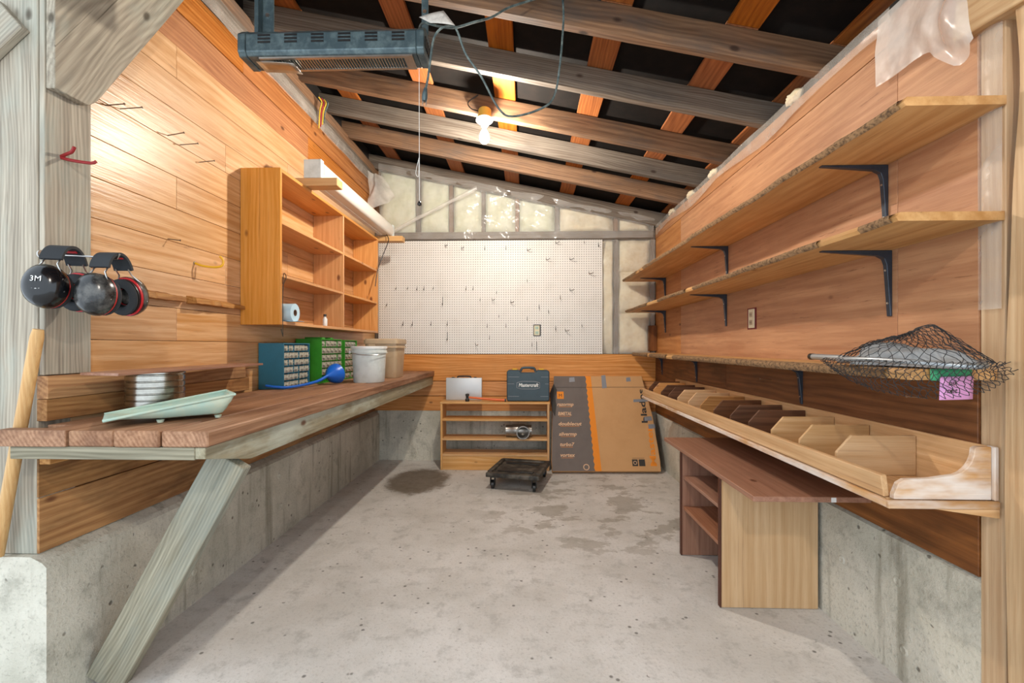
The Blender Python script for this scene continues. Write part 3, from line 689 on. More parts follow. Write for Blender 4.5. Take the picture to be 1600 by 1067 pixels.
earmuff('earmuffs', 'dusty scuffed black earmuffs hanging in front of the panelling', (-1.405, 1.50, 1.558), math.radians(6), .06, 'dusty', .048)
hp = thing('coat_peg', 'steel peg carrying both pairs of earmuffs', 'hook', (-1.628, 1.48, 1.53))
tube('rod', [(-1.63, 1.478, 1.549), (-1.50, 1.478, 1.5435), (-1.38, 1.496, 1.536), (-1.372, 1.496, 1.552)], .003, 'steel', hp)
lathe('flange', [(0, 0), (.014, 0), (.014, .004), (0, .004)], (-1.628, 1.478, 1.549), 'steel', hp, (1, 0, 0), 12)

# ---------------------------------------------------------------- pegboard, hooks, outlet
pb = box('pegboard', (-1.606, .818), (4.906, 4.9125), (1.158, 2.384), 'peg', None, .0005); tag(pb, 'large white perforated pegboard on the back wall', 'pegboard')
PF = 4.906
hk = [(270,128,1),(337,138,1),(424,138,0),(503,135,0),(574,148,1),(685,122,1),(790,120,2),(838,125,0),(645,182,1),(735,182,1),(806,235,1),(578,255,2),(735,295,1),(698,320,0),
 (92,282,2),(137,285,2),(166,282,0),(192,285,0),(228,283,2),(356,285,0),(379,285,0),(464,303,2),(265,325,3),(405,330,2),(447,330,1),(520,335,1),(55,345,2),(622,355,0),(657,375,2),(474,390,2),(578,395,0),
 (116,410,0),(151,410,0),(219,410,0),(280,412,0),(433,420,0),(500,420,0),(284,462,3),(440,468,0),(389,495,1),(683,435,0),(716,440,1),(782,420,2),(592,490,0),(614,490,3)]
rows = [('top row', 0, 155), ('second row', 155, 265), ('third row', 265, 318), ('middle row', 318, 360), ('fifth row', 360, 400), ('sixth row', 400, 445), ('lowest row', 445, 600)]
ordn = ['first', 'second', 'third', 'fourth', 'fifth', 'sixth', 'seventh', 'eighth', 'ninth', 'tenth', 'eleventh', 'twelfth']
P0 = .0254
protos = {}
for rn, a, b in rows:
    L = sorted([h for h in hk if a <= h[1] < b])
    for i, (cx_, cy_, kd) in enumerate(L):
        u = 580+cx_/2.372; v = 330+cy_/2.372
        xw = (u-822)/144.4; zw = 1.24+(541-v)/144.4
        xw = round((xw+.394)/P0)*P0-.394; zw = round((zw-1.771)/P0)*P0+1.771
        if kd not in protos:
            if kd == 0: L_ = [(0, PF+.004, .012), (0, PF-.006, .014), (0, PF-.007, -.016), (0, PF-.016, -.026), (0, PF-.030, -.026), (0, PF-.038, -.014)]
            elif kd == 1: L_ = [(0, PF+.004, .010), (0, PF-.006, .012), (0, PF-.007, -.008), (.012, PF-.04, -.012), (.030, PF-.065, -.012), (.036, PF-.07, 0)]
            elif kd == 2: L_ = [(0, PF+.004, .008), (0, PF-.006, .010), (0, PF-.007, -.010), (0, PF-.03, -.014), (0, PF-.034, -.006)]
            else: L_ = [(0, PF+.004, .03), (0, PF-.006, .032), (0, PF-.007, -.05), (0, PF-.02, -.062), (0, PF-.04, -.058), (0, PF-.044, -.045)]
            ob = tube('peg_hook', [V(q)+V((xw, 0, zw)) for q in L_], .0030, 'wire', None, 6); protos[kd] = (ob, xw, zw)
        else:
            p_, x_, z_ = protos[kd]; ob = p_.copy(); C.objects.link(ob); ob.location = p_.location+V((xw-x_, 0, zw-z_))
        shape = ['J-shaped', 'slanting', 'stubby', 'long'][kd]
        tag(ob, '%s wire hook, %s from left in the pegboard\'s %s' % (shape, ordn[i], rn), 'hook', 'wire hooks in the pegboard')
ou = thing('wall_outlet', 'ivory duplex outlet with black surround set in the pegboard', 'outlet', (.118, PF, 1.413))
box('surround', (.078, .158), (PF-.010, PF-.0003), (1.352, 1.474), 'black', ou, .002)
box('plate', (.086, .146), (PF-.0145, PF-.0105), (1.358, 1.464), 'ivory', ou, .002)
for z in (1.385, 1.437): 
    s_ = box('socket', (.098, .134), (PF-.0175, PF-.0148), (z-.016, z+.016), 'tray', ou, .003)
    for dx in (-.007, .007): box('slot', (.116+dx-.0015, .116+dx+.0015), (PF-.0182, PF-.0176), (z-.006, z+.006), 'black', s_, 0)
o2 = thing('wall_outlet', 'ivory duplex outlet on the right plywood wall between the shelves', 'outlet', (1.388, 2.83, 1.408))
box('red_paper', (1.3855, 1.3875), (2.785, 2.895), (1.345, 1.475), 'paper_red', o2, 0)
box('plate', (1.378, 1.3853), (2.80, 2.87), (1.352, 1.468), 'ivory', o2, .002)
for z in (1.386, 1.434):
    s_ = box('socket', (1.3755, 1.3778), (2.818, 2.852), (z-.015, z+.015), 'beige', o2, .001)
    for dx in (-.007, .007): box('slot', (1.3745, 1.3753), (2.835+dx-.0015, 2.835+dx+.0015), (z-.006, z+.006), 'black', s_, 0)

# ---------------------------------------------------------------- ceiling heater
ht = thing('radiant_heater', 'long dark green ceiling-hung radiant heater with vents and reflector grille', 'heater', (-.85, 2.05, 2.50))
hx0, hx1, hy0, hy1, hz0, hz1 = -1.225, -.475, 1.95, 2.08, 2.512, 2.632
def shell(x0, x1, nm, g=0.):
    pr_ = [(hy0-g, hz0+.016), (hy0+.012, hz0-g), (hy1-.012, hz0-g), (hy1+g, hz0+.016), (hy1+g, hz1-.03), (hy1-.03, hz1+g), (hy0+.03, hz1+g), (hy0-g, hz1-.028)]
    return prism(nm, pr_, x0, x1, 0, 'heater', ht, .003, 0)
body = shell(hx0, hx1, 'housing'); shell(hx0-.035, hx0-.001, 'end_cap', .003); shell(hx1+.001, hx1+.035, 'end_cap', .003)
for k in range(6):
    x = -1.17+k*.118
    boxes('vent_slots', [((x, x+.055), (hy0-.0022, hy0+.004), (z, z+.008)) for z in (hz1-.070, hz1-.055, hz1-.040)], 'black', body)
boxes('vent_slots', [((hx1+.034, hx1+.0395), (hy0+.022+k*.02, hy0+.030+k*.02), (hz0+.03, hz1-.04)) for k in range(5)], 'black', body)
boxes('reflector_frame', [((hx0+.05, hx1-.02), (hy0+.016, hy0+.03), (hz0-.008, hz0-.0005)), ((hx0+.05, hx1-.02), (hy1-.03, hy1-.016), (hz0-.008, hz0-.0005)), ((hx0+.05, hx0+.10), (hy0+.03, hy1-.03), (hz0-.008, hz0-.0005)), ((hx1-.06, hx1-.02), (hy0+.03, hy1-.03), (hz0-.008, hz0-.0005))], 'alum', ht)
boxes('grille_wires', [((x, x+.004), (hy0+.03, hy1-.03), (hz0-.006, hz0-.003)) for x in [hx0+.10+.0128*k for k in range(46)]], 'steel', ht)
grid('bent_flap', lambda u, v: (hx0+.03+.17*u, hy0+.03+.08*v, hz0-.010-.012*u*u), 6, 3, 'alum', ht, thick=.002)
for x, wd in ((-1.165, .05), (-.452, .03)):
    b_ = box('hanger_strap', (x-wd/2, x+wd/2), (2.02, 2.028), (hz1+.001, 3.0), 'heater', ht, .001)
    lathe('bolt', [(0, 0), (.009, 0), (.009, .006), (0, .006)], (x, 2.02, hz1+.1), 'steel', b_, (0, -1, 0), 10)
box('hanger_angle', (-1.21, -1.192), (1.99, 2.03), (hz1+.001, 3.0), 'heater', ht, .001)
# flat cord: leaves the right end, loops on itself, hangs to the plug; the rest swags under the rafters
def Pp(u, v, y):
    th = math.atan(22/711); a = (u-800)/711; b = -(v-541)/711; dx, dy = a*math.cos(th)-math.sin(th), math.cos(th)+a*math.sin(th); t_ = y/dy
    return V((dx*t_, y, 1.24+b*t_))
c1 = spline([Pp(655, 47, 2.03), Pp(657, 40, 1.99), Pp(664, 36, 1.95), Pp(690, 42, 1.90), Pp(712, 43, 1.90), Pp(740, 35, 1.92), Pp(768, 27, 1.98), Pp(795, 12, 2.05), Pp(832, 0, 2.1), Pp(858, -8, 2.13), Pp(876, -10, 2.12), Pp(880, 10, 2.1), Pp(880, 40, 2.08), Pp(875, 100, 2.06), Pp(866, 150, 2.05), Pp(845, 170, 2.03), Pp(800, 182, 2.0), Pp(778, 168, 1.98), Pp(752, 120, 1.95), Pp(728, 85, 1.92), Pp(715, 50, 1.90), Pp(707, 41, 1.885), Pp(690, 44, 1.88), Pp(678, 60, 1.88), Pp(673, 90, 1.88), Pp(669, 120, 1.88), Pp(665, 140, 1.88)], 6)
tube('power_cord', c1, .0048, 'cord', ht, 8)
pg = tube('plug', [Pp(665, 138, 1.88), Pp(664, 146, 1.88), Pp(663.5, 152, 1.88), Pp(663, 158, 1.88)], [.007, .011, .012, .010], 'heater', ht, 10)
for d in (-1, 1): tube('prong', [Pp(663.5+d*2.6, 157, 1.88), Pp(663+d*2.9, 165, 1.88)], .0017, 'steel', pg, 6)
pa, pb_, pc, pd = Pp(655, 27, 1.88), Pp(693, 17, 1.88), Pp(711, 40, 1.86), Pp(672, 36, 1.86)
grid('warning_tag', lambda u, v: (pa.lerp(pb_, u)).lerp(pd.lerp(pc, u), v)+V((0, -.004*math.sin(u*PI), 0)), 6, 4, 'tag', ht, thick=.0008)
tube('pull_string', [Pp(655, 106, 2.05), Pp(655.4, 318, 2.05)], .0014, 'white', ht, 6)
tube('string_knot', spline([Pp(655, 246, 2.05), Pp(651, 262, 2.045), Pp(650, 272, 2.045), Pp(654, 275, 2.045), Pp(654.6, 250, 2.045)], 5), .0012, 'white', ht, 6)
lathe('pull_knob', [(0, 0), (.009, .004), (.010, .010), (.004, .022), (0, .024)], Pp(655.4, 322, 2.05), 'black', ht, n=14)

# ---------------------------------------------------------------- bare bulb
bx, by = Pp(757, 165, 3.13).x, 3.13
lb = thing('ceiling_bulb', 'bare lit bulb in a porcelain lampholder under the rafters', 'lamp', (bx, by, 2.85))
ztop = zb(bx)+.06
lathe('junction_base', [(0, 0), (.045, 0), (.045, .05), (.05, .052), (.05, .07), (0, .07)], (bx, by+.02, ztop-.055), 'brass', lb, (0, -.25, -1), 24)
lathe('lampholder', [(.03, 0), (.056, .0), (.058, .008), (.045, .02), (.024, .034), (.022, .05), (0, .05)], (bx, by-.0, ztop-.123), 'porc', lb, (0, -.12, -1), 28)
lathe('bulb_neck', [(0, 0), (.014, 0), (.016, .02), (.02, .035), (0, .036)], (bx, by-.006, ztop-.170), 'porc', lb, n=20, axis=(0, 0, -1))
bulb = lathe('bulb', [(0, 0), (.017, .004), (.027, .018), (.033, .036), (.034, .052), (.029, .07), (.018, .083), (0, .088)], (bx, by-.006, ztop-.205), 'bulb', lb, (0, 0, -1), 28)
tube('feed_wire', spline([(bx-.04, by+.03, ztop-.05), (bx-.10, by+.05, ztop-.02), (bx-.12, by+.06, ztop+.03), (bx-.05, by+.06, ztop+.08)], 5), .004, 'black', lb, 6)

lb2 = dup(lb); lb2.location = V(lb.location)+V((0-bx, -.55-by, zb(0)-zb(bx)))
b2 = M['bulb'].copy(); b2.name = 'dim_lit_bulb'; b2.node_tree.nodes['Principled BSDF'].inputs['Emission Strength'].default_value = BULB_L*.75
for ch in lb2.children:
    if ch.name.startswith('bulb.'): ch.data = ch.data.copy(); ch.data.materials[0] = b2
lb2['label'] = 'second bare bulb under the rafters behind the viewer'

# loose wires over the left wall
wj = thing('wire_bundle', 'yellow and red wires hanging out over the left wall plate', 'wires', (-1.60, 3.45, 3.0))
for k, m in enumerate(('wirey', 'wirer', 'wirey', 'cord')):
    tube('strand', spline([(-1.58+.012*k, 3.42+.02*k, 3.14), (-1.565+.012*k, 3.44+.01*k, 3.11), (-1.575+.008*k, 3.43+.012*k, 3.04), (-1.578+.008*k, 3.42+.012*k, 2.90+.02*k)], 5), .005, m, wj, 6)

# ---------------------------------------------------------------- right wall shelves
def bracket(parent, y, z, arm, leg, t=.020):
    pts = []
    x0 = RX-.003
    prof = [(x0, z), (x0-arm, z), (x0-arm, z-.004), (x0-.05, z-.020), (x0-.028, z-.032), (x0-.020, z-.055), (x0-.006, z-leg), (x0, z-leg)]
    b = prism('bracket', prof, y-t/2, y+t/2, 1, 'bracket', parent, .0015)
    box('bracket_rib', (x0-.0065-.012, x0-.004), (y-.004, y+.004), (z-leg*.8, z-.02), 'bracket', b, 0) if 0 else None
    for q in (.3, .8): lathe('screw', [(0, 0), (.005, 0), (.004, .003), (0, .003)], (x0-.022+.016*q, y, z-leg*q), 'steel', b, (-1, 0, 0), 8)
def slab(name, label, ya, yb, xa, xb, zt, th, cut, bark_seed, brk, zend=None):
    """live-edged slab: front edge from (xa, ya near) to (xb, yb far); 'cut' trims the near corner towards the wall"""
    t = thing(name, label, 'shelf', (1.25, (ya+yb)/2, zt-th))
    n = 70; bm = bmesh.new(); A = []; gcs = []
    def zz(y): return zt if zend is None else zt+(zend-zt)*(y-ya)/(yb-ya)
    for i in range(n+1):
        y = ya+(yb-ya)*i/n
        x = xa+(xb-xa)*i/n+.012*nz(y, bark_seed, 0, 2.5)+.007*nz(y, bark_seed, 3, 9)
        z1 = zz(y)
        A.append([bm.verts.new(q) for q in ((RX-.004, y+(cut*1. if i == 0 else 0)*0, z1), (x+.010+.006*nz(y, bark_seed, 8, 14), y, z1), (x, y, z1-th*.55), (x+.006, y, z1-th), (RX-.004, y, z1-th))])
    # skew the near end
    A[0][0].co.y += cut; A[0][4].co.y += cut
    for a, b in zip(A, A[1:]):
        for k in range(5): bm.faces.new((a[k], a[(k+1) % 5], b[(k+1) % 5], b[k]))
    bm.faces.new(A[0]); bm.faces.new(A[-1][::-1]); bmesh.ops.recalc_face_normals(bm, faces=bm.faces)
    o = finish('slab', bm, 'slab', t, 1)
    # bark strip on the live edge
    bm = bmesh.new(); B = []
    for i in range(1, 3*n):
        y = ya+(yb-ya)*i/(3*n)
        x = xa+(xb-xa)*i/(3*n)+.012*nz(y, bark_seed, 0, 2.5)+.007*nz(y, bark_seed, 3, 9)
        th_ = .004+.006*abs(nz(y, bark_seed, 5, 22)); z1 = zz(y); gap = nz(y, bark_seed+4, 1, 3.2) > .42
        if gap:
            B.append(None); continue
        B.append([bm.verts.new(q) for q in ((x+.012, y, z1+.0015), (x-th_, y, z1-th*.2), (x-th_-.003, y, z1-th*.6+.004*nz(y, 9, 9, 30)), (x+.004, y, z1-th-.001))])
    for a, b in zip(B, B[1:]):
        if a and b:
            for k in range(3): bm.faces.new((a[k], a[k+1], b[k+1], b[k]))
    bmesh.ops.delete(bm, geom=[v for v in bm.verts if not v.link_faces], context='VERTS')
    bmesh.ops.recalc_face_normals(bm, faces=bm.faces)
    finish('bark', bm, 'bark', t, smooth='all')
    for y, arm, leg in brk: bracket(t, y, zz(y)-th-.0005, arm, leg)
    return t
slab('wall_shelf', 'top live-edge plank shelf with bark on black brackets', 1.357, 4.83, 1.10, 1.02, 1.965, .026, .0, 1.7, ((1.796, .25, .25), (3.177, .25, .22), (4.571, .25, .22)), 1.945)
slab('wall_shelf', 'second live-edge plank shelf just above the right wall outlet', 1.362, 4.83, 1.08, 1.045, 1.632, .026, .0, 5.2, ((1.778, .26, .25), (3.197, .25, .22), (4.571, .24, .22)), 1.620)
slab('wall_shelf', 'lowest bark-edged plank shelf carrying the landing net', 1.384, 4.86, 1.135, 1.13, 1.172, .032, .0, 9.4, ((2.333, .20, .19), (3.74, .20, .19), (4.677, .20, .19)), 1.172)
for k, (y, z, l_) in enumerate(((1.62, 1.06, 'nail nearest the pink note'), (2.62, 1.05, 'nail beside a black bracket'))):
    o = tube('nail', [(1.39, y, z), (1.338, y+.02, z+.004), (1.337, y+.02, z+.004), (1.334, y+.021, z+.0045)], [.002, .002, .0045, .0045], 'steel', None, 8); tag(o, l_+' sticking out of the dark right wall plank', 'nail', 'nails in the right wall')

# ---------------------------------------------------------------- long bin rack
rk = thing('bin_rack', 'long wooden bin rack with angled dividers along the right wall', 'rack', (1.23, 2.8, .76))
RY0, RY1 = 1.384, 4.234
box('bottom_board', (1.085, 1.372), (RY0+.02, RY1), (.765, .785), 'raw', rk, .002, 1)
beam('front_board', (1.083, RY0+.022, .819), (1.083, RY1, .819), .018, .066, 'raw', rk, up=(-.14, 0, 1))
box('front_trim', (1.066, 1.082), (RY0, RY1), (.762, .784), 'paintwood', rk, .003, 1)
box('back_board', (1.373, 1.3855), (RY0+.02, RY1), (.766, .942), 'raw', rk, .002, 1)
us = [1015, 1022, 1034, 1046, 1060, 1077, 1096, 1117, 1143, 1172, 1208, 1252, 1310]
mats = ['rawdark', 'pine', 'rawdark', 'rawdark', 'raw', 'raw', 'plank', 'rawdark', 'rawdark', 'rawdark', 'birch', 'birch', 'birch']
protod = {}
for u, m in zip(us, mats):
    q_ = Pp(u, 700, 1.0); y = 1.103/q_.x*q_.y
    y = min(y, RY1-.03)
    pr_ = [(1.098, .786), (1.098, .866), (1.150, .925), (1.370, .925), (1.370, .786)]
    if m not in protod:
        o = prism('divider', pr_, y, y+.012, 1, m, rk, .0012, 0); protod[m] = (o, y)
    else:
        s_, ys_ = protod[m]; o = s_.copy(); C.objects.link(o); o.parent = rk; o.location = s_.location+V((0, y-ys_, 0))
# scroll-cut near end
pts = [(1.092, .786), (1.092, .800), (1.105, .833), (1.125, .845), (1.20, .848), (1.25, .856)]
pts += [(1.25+.075*math.sin(a), .856+.082*(1-math.cos(a))) for a in [PI/2*k/6 for k in range(1, 7)]]
pts += [(1.335, .943), (1.372, .943), (1.372, .786)]
prism('scroll_end', pts, RY0+.001, RY0+.019, 1, 'paintwood', rk, .0015, 0)
box('end_trim', (1.066, 1.385), (RY0-.012, RY0), (.762, .785), 'paintwood', rk, .002, 0)
box('end_stile', (1.373, 1.385), (RY0-.008, RY0+.019), (.786, .944), 'paintwood', rk, .002, 2)
prism('support_cleat', [(1.20, .7615), (1.385, .7615), (1.385, .735)], RY0-.01, RY0+.02, 1, 'raw', rk, .001)

# ---------------------------------------------------------------- low brown cabinet
lc = thing('low_cabinet', 'low brown plywood side cabinet with open shelves under the bin rack', 'cabinet', (1.14, 2.43, 0))
box('worktop', (.918, 1.384), (1.867, 3.06), (.612, .634), 'brownply', lc, .002, 1)
box('end_panel', (.926, 1.375), (2.187, 2.207), (.002, .611), 'birch', lc, .0015, 2)
box('end_panel', (.926, 1.375), (2.73, 2.75), (.002, .611), 'brownply', lc, .0015, 2)
box('edge_strip', (.918, .9255), (2.185, 2.209), (.002, .611), 'brownedge', lc, .001, 2)
box('edge_strip', (.918, .9255), (2.728, 2.752), (.002, .611), 'brownedge', lc, .001, 2)
for z in (.275, .455): box('shelf', (.932, 1.36), (2.208, 2.729), (z, z+.018), 'brownply', lc, .001, 1)
box('back_panel', (1.361, 1.375), (2.208, 2.729), (.06, .611), 'brownedge', lc, .001)
box('paint_drip', (1.225, 1.245), (1.8662, 1.8668), (.613, .632), 'white', lc, 0)

# ---------------------------------------------------------------- landing net and notes
ln = thing('landing_net', 'landing net with black mesh and pale hoop lying on the lowest shelf', 'net', (1.2, 1.5, 1.173))
hc = V((1.205, 1.49, 1.192))
hoop = [hc+V((.118*math.cos(a)*(1+.12*math.sin(a)), .235*math.sin(a), .006*math.cos(2*a))) for a in [2*PI*k/48 for k in range(48)]]
tube('hoop', hoop, .0085, 'hoop', ln, 10, closed=True)
tube('handle', [(1.235, 1.70, 1.193), (1.25, 1.80, 1.193), (1.25, 1.82, 1.193), (1.275, 2.06, 1.194)], [.008, .009, .0125, .0135], 'hoop', ln, 14)
tube('handle_grip', [(1.2755, 2.061, 1.194), (1.278, 2.085, 1.194)], .0145, 'black', ln, 14)
def cl(u, v):                # rolled cloth: fat towards the handle, tapering to the near end
    y = 1.27+.41*u; e = min(1, math.sin(PI*min(.999, max(.001, u)))*2.2)**.5
    r = (.022+.040*u**.8)*e+.0005; a = PI*1.06*v-.03*PI
    w = 1+.16*math.sin(4*a+9*u)+.22*nz(u*3, a, 0, 1.6)+.10*nz(u*9, a*2, 4, 2)
    return (1.225+.012*math.sin(5*u)-1.35*r*w*math.cos(a), y, 1.1765+.004+max(-.003, 1.15*r*w*math.sin(a)))
cg = grid('folded_cloth', cl, 48, 22, 'cloth', None); cg.parent = ln; cg.location -= origin(ln)
def netf(kind):
    def f(u, v):
        if kind == 0:   # heaped over the cloth
            a = 2*PI*u; r = v
            x = 1.208+.13*r*math.cos(a); y = 1.485+.25*r*math.sin(a)
            h = (1-r**2)*(.078+.055*math.exp(-((y-1.42)/.05)**2-((x-1.25)/.06)**2))+.012*nz(x, y, 7, 22)
            return (x+.008*nz(x, y, 1, 25), y+.008*nz(x, y, 2, 25), 1.188+max(.004, h+.006))
        s_ = v; a = min(1, u/.35)
        if u < .35: xf, y = 1.30-.19*a, 1.262-.02*math.sin(PI*a)
        else: xf, y = 1.11-.03*math.sin(PI*(u-.35)/.65), 1.262+.46*(u-.35)/.65
        dz = (.105*math.sin(PI*min(1, u*.98+.02))**.6)*s_
        return (xf-.03*math.sin(PI*s_)+.012*nz(u, s_, 3, 6)+.02*s_, y+.014*nz(u, s_, 5, 7), 1.198-dz-.004*nz(u, s_, 2, 9))
    return f
def netmesh(name, f, nu, nv, wrap=False):
    bm = bmesh.new()
    P_ = lambda i, j: V(f((i+.5*(j % 2))/nu % (1 if wrap else 9), j/nv))
    for i in range(nu):
        for j in range(nv):
            a = P_(i, j)
            for q in ((i+(j % 2), j+1), (i-1+(j % 2), j+1)):
                if not wrap and not (0 <= q[0] < nu): continue
                b = P_(*q); m = (a+b)/2+V((random.uniform(-1, 1), random.uniform(-1, 1), random.uniform(-1, 1)))*.004
                bm_tube(bm, [a, m, b], .00105, 3, caps=False)
    return finish(name, bm, 'net', ln)
netmesh('netting', netf(0), 34, 9, True); netmesh('netting', netf(1), 34, 8)
pn = thing('pink_note', 'small pink paper note hanging below the lowest shelf end', 'paper note', (1.23, 1.322, 1.12))
grid('paper', lambda u, v: (1.205+.095*u, 1.366-.004*math.sin(u*PI)-.003*v, 1.083+.068*v+.003*u), 6, 4, 'note', pn, thick=.0006)
for k, s_ in enumerate(((.0, 'bil'), (.0, 'net'))):
    text('handwriting', s_[1], .022, lambda u, v, w: (1.232+u, 1.3565-w, 1.133-.022*k+v), 'print', pn, shear=.3)
gt = grid('green_tag', lambda u, v: (1.185+.12*u, 1.372+.001*u-.003*math.sin(u*PI), 1.140+.034*v-.006*u*(1-v)), 6, 3, 'greentag', None, thick=.001); tag(gt, 'green paper tag on the lowest shelf end above the pink note', 'tag')

# ---------------------------------------------------------------- bookcase and what stands on it
bc = thing('bookcase', 'low open-backed pine bookcase against the back wall', 'bookcase', (-.31, 4.65, 0))
bx0, bx1, b0, b1 = -.858, .232, 4.535, 4.76
box('top_board', (bx0-.006, bx1+.006), (b0-.004, b1), (.664, .684), 'shelfwood', bc, .002, 0)
for x in (bx0, bx1-.02): box('side_board', (x, x+.02), (b0, b1), (0.001, .6635), 'shelfwood', bc, .002, 2)
for z in (.142, .298, .492): box('shelf', (bx0+.0205, bx1-.0205), (b0+.001, b1), (z, z+.02), 'shelfwood', bc, .002, 0)
box('kick_board', (bx0+.0205, bx1-.0205), (b0+.006, b0+.024), (0.001, .1415), 'shelfwood', bc, .002, 0)
sc = thing('hard_case', 'silver-grey hard case with black handle on the bookcase', 'case', (-.64, 4.70, .685))
box('shell', (-.825, -.455), (4.665, 4.725), (.6855, .915), 'silver', sc, .006, seg=2)
tube('handle', spline([(-.71, 4.695, .914), (-.70, 4.69, .928), (-.64, 4.688, .931), (-.58, 4.69, .928), (-.57, 4.695, .914)], 5), .0075, 'black', sc, 8)
for x in (-.755, -.525): box('latch', (x-.014, x+.014), (4.68, 4.71), (.913, .922), 'black', sc, .002)
dc = thing('drill_case', 'slate blue moulded tool case with white lettering on the bookcase', 'case', (.02, 4.64, .685))
pts = [(-.195, .70), (-.185, .687), (.225, .687), (.235, .70), (.235, .985), (.215, 1.0), (.11, 1.0), (.09, .975), (-.05, .975), (-.07, 1.0), (-.175, 1.0), (-.195, .985)]
bd = prism('shell', pts, 4.58, 4.68, 1, 'slate', dc, .008)
tube('handle', spline([(-.055, 4.63, .985), (-.045, 4.63, 1.012), (-.02, 4.63, 1.022), (.06, 4.63, 1.022), (.085, 4.63, 1.012), (.095, 4.63, .985)], 5), .012, 'slate', dc, 10)
for x in (-.115, .155): box('latch', (x-.025, x+.025), (4.60, 4.66), (1.0005, 1.014), 'yellow', dc, .003)
for z0_, z1_, x0_, x1_ in ((.93, .932, -.18, -.07), (.93, .932, .15, .225), (.735, .737, -.18, -.07), (.735, .737, .145, .225), (.86, .862, -.19, -.12), (.86, .862, .19, .23)):
    box('moulded_line', (x0_, x1_), (4.5785, 4.5798), (z0_, z1_+.001), 'tape', bd, 0)
ring = [(.022+.115*math.copysign(min(1, abs(math.cos(a))*1.25), math.cos(a)), .848+.038*math.copysign(min(1, abs(math.sin(a))*1.1), math.sin(a))) for a in [2*PI*k/40 for k in range(40)]]
tube('badge_frame', [(p[0], 4.5795, p[1]) for p in ring], .003, 'tape', bd, 6, closed=True)
text('lettering', 'Mastercraft', .05, lambda u, v, w: (.022+u, 4.5792-w, .848+v), 'white', bd, shear=.2, width=.20, bold=.0012)
hm = thing('hammer', 'hammer with bright orange handle lying on the bookcase top', 'hammer', (-.42, 4.56, .685))
tube('handle', [(-.575, 4.565, .726), (-.50, 4.563, .720), (-.42, 4.562, .712), (-.30, 4.56, .704), (-.215, 4.56, .700)], [.010, .011, .0115, .013, .012], 'hammer', hm, 12)
tube('end_cap', [(-.2145, 4.56, .700), (-.20, 4.56, .700)], .0145, 'iron', hm, 12)
lathe('head', [(0, 0), (.018, 0), (.021, .004), (.021, .022), (.014, .03), (.014, .052), (.019, .06), (.019, .072), (.012, .078), (0, .078)], (-.592, 4.566, .686), 'iron', hm, (0, 0, 1), 20)
te = thing('pipe_tee', 'galvanised duct tee fitting on the bookcase middle shelf', 'pipe fitting', (-.07, 4.62, .318))
ty, tz = 4.625, .384
lathe('run_pipe', [(.054, -.13), (.058, -.13), (.058, -.07), (.064, -.06), (.064, .06), (.058, .07), (.058, .13), (.054, .13), (.054, -.13)], (-.075, ty, tz), 'zinc', te, (1, 0, 0), 32)
lathe('branch', [(.05, .03), (.056, .03), (.060, .06), (.060, .11), (.066, .112), (.066, .122), (.056, .122), (.054, .04)], (-.045, ty, tz), 'zinc', te, (.12, -1, 0), 32)

# ---------------------------------------------------------------- big carton leaning on the wall
TB, HB, WB = .07, .99, 1.05
ang = -math.asin(.43)
cb = thing('cardboard_carton', 'big flat cardboard carton with grey and orange print leaning on the back wall', 'box', (.255, 4.412, TB*.43+.001), rot=(ang, 0, math.radians(1.5)))
bmx = [(0, 0), (WB, 0), (WB+.005, .1), (WB-.01, .55), (WB-.07, HB), (.05, HB), (.02, .6), (-.005, .1)]
cbx = prism('carton', bmx, 0, TB, 1, 'card', cb, .003)
Fz = -.0006
prism('grey_panel', [(.001, .002), (.415, .002), (.405, .5), (.39, HB-.002), (.052, HB-.002), (.022, .6), (-.003, .1)], Fz, -.0001, 1, 'cardgrey', cb)
sc_ = []
for k in range(32):
    z = .002+(HB-.004)*k/31; x = .415-.025*z; sc_.append((x-(.010 if k % 2 else 0), z))
prism('orange_stripe', sc_+[(.44, HB-.002), (.475, .002)], Fz*2.0, Fz*1.05, 1, 'orange', cb)
prism('crease', [(.045, .86), (WB-.05, .862), (WB-.05, .866), (.045, .864)], Fz*3.0, Fz*2.2, 1, 'print', cb)
for s_, z, w_, x in (('razormp', .675, .17, .155), ('BiMETAL', .575, .14, .145), ('doublecut', .47, .235, .19), ('silvermp', .365, .18, .165), ('turbo7', .26, .145, .15), ('vortex', .155, .145, .15)):
    text('lettering', s_, .05, lambda u, v, w: (x+u, Fz*1.05-w-.0004, z+v), 'pale', cb, shear=.25, width=w_, bold=.0012)
    box('underline', (x-w_*.4, x+w_*.42), (Fz*2, Fz*1.05), (z-.027, z-.024), 'orange', cb, 0)
box('logo_square', (.075, .145), (Fz*2, Fz*1.05), (.735, .815), 'orange', cb, 0)
text('logo_letters', 'M', .05, lambda u, v, w: (.11+u, Fz*2.1-w-.0004, .77+v), 'print', cb)
for s_, z, h_, m, x in (('blades', .66, .36, 'print', .955), ('Master', .245, .40, 'orange', .99)):
    text('lettering', s_, .085, lambda u, v, w: (x-v, Fz-w-.0004, z+u), m, cb, width=h_, bold=.002)
for x0_, x1_, z0_, z1_ in ((.55, .60, .85, 1.0), (.81, .86, .925, .975), (.21, .27, .92, .975), (.86, 1.01, .70, .735), (.95, 1.03, .50, .55), (.98, 1.05, .42, .47)):
    prism('tape_strip', [(x0_, z0_), (x1_, z0_+.006), (x1_-.004, z1_), (x0_+.003, z1_-.005)], Fz*4, Fz*2.4, 1, 'tape', cb)
boxes('care_symbols', [((.78, .835), (Fz*2, Fz), (.05, .115)), ((.845, .905), (Fz*2, Fz), (.05, .115)), ((.785, .90), (Fz*2, Fz), (.125, .128))], 'print', cb)
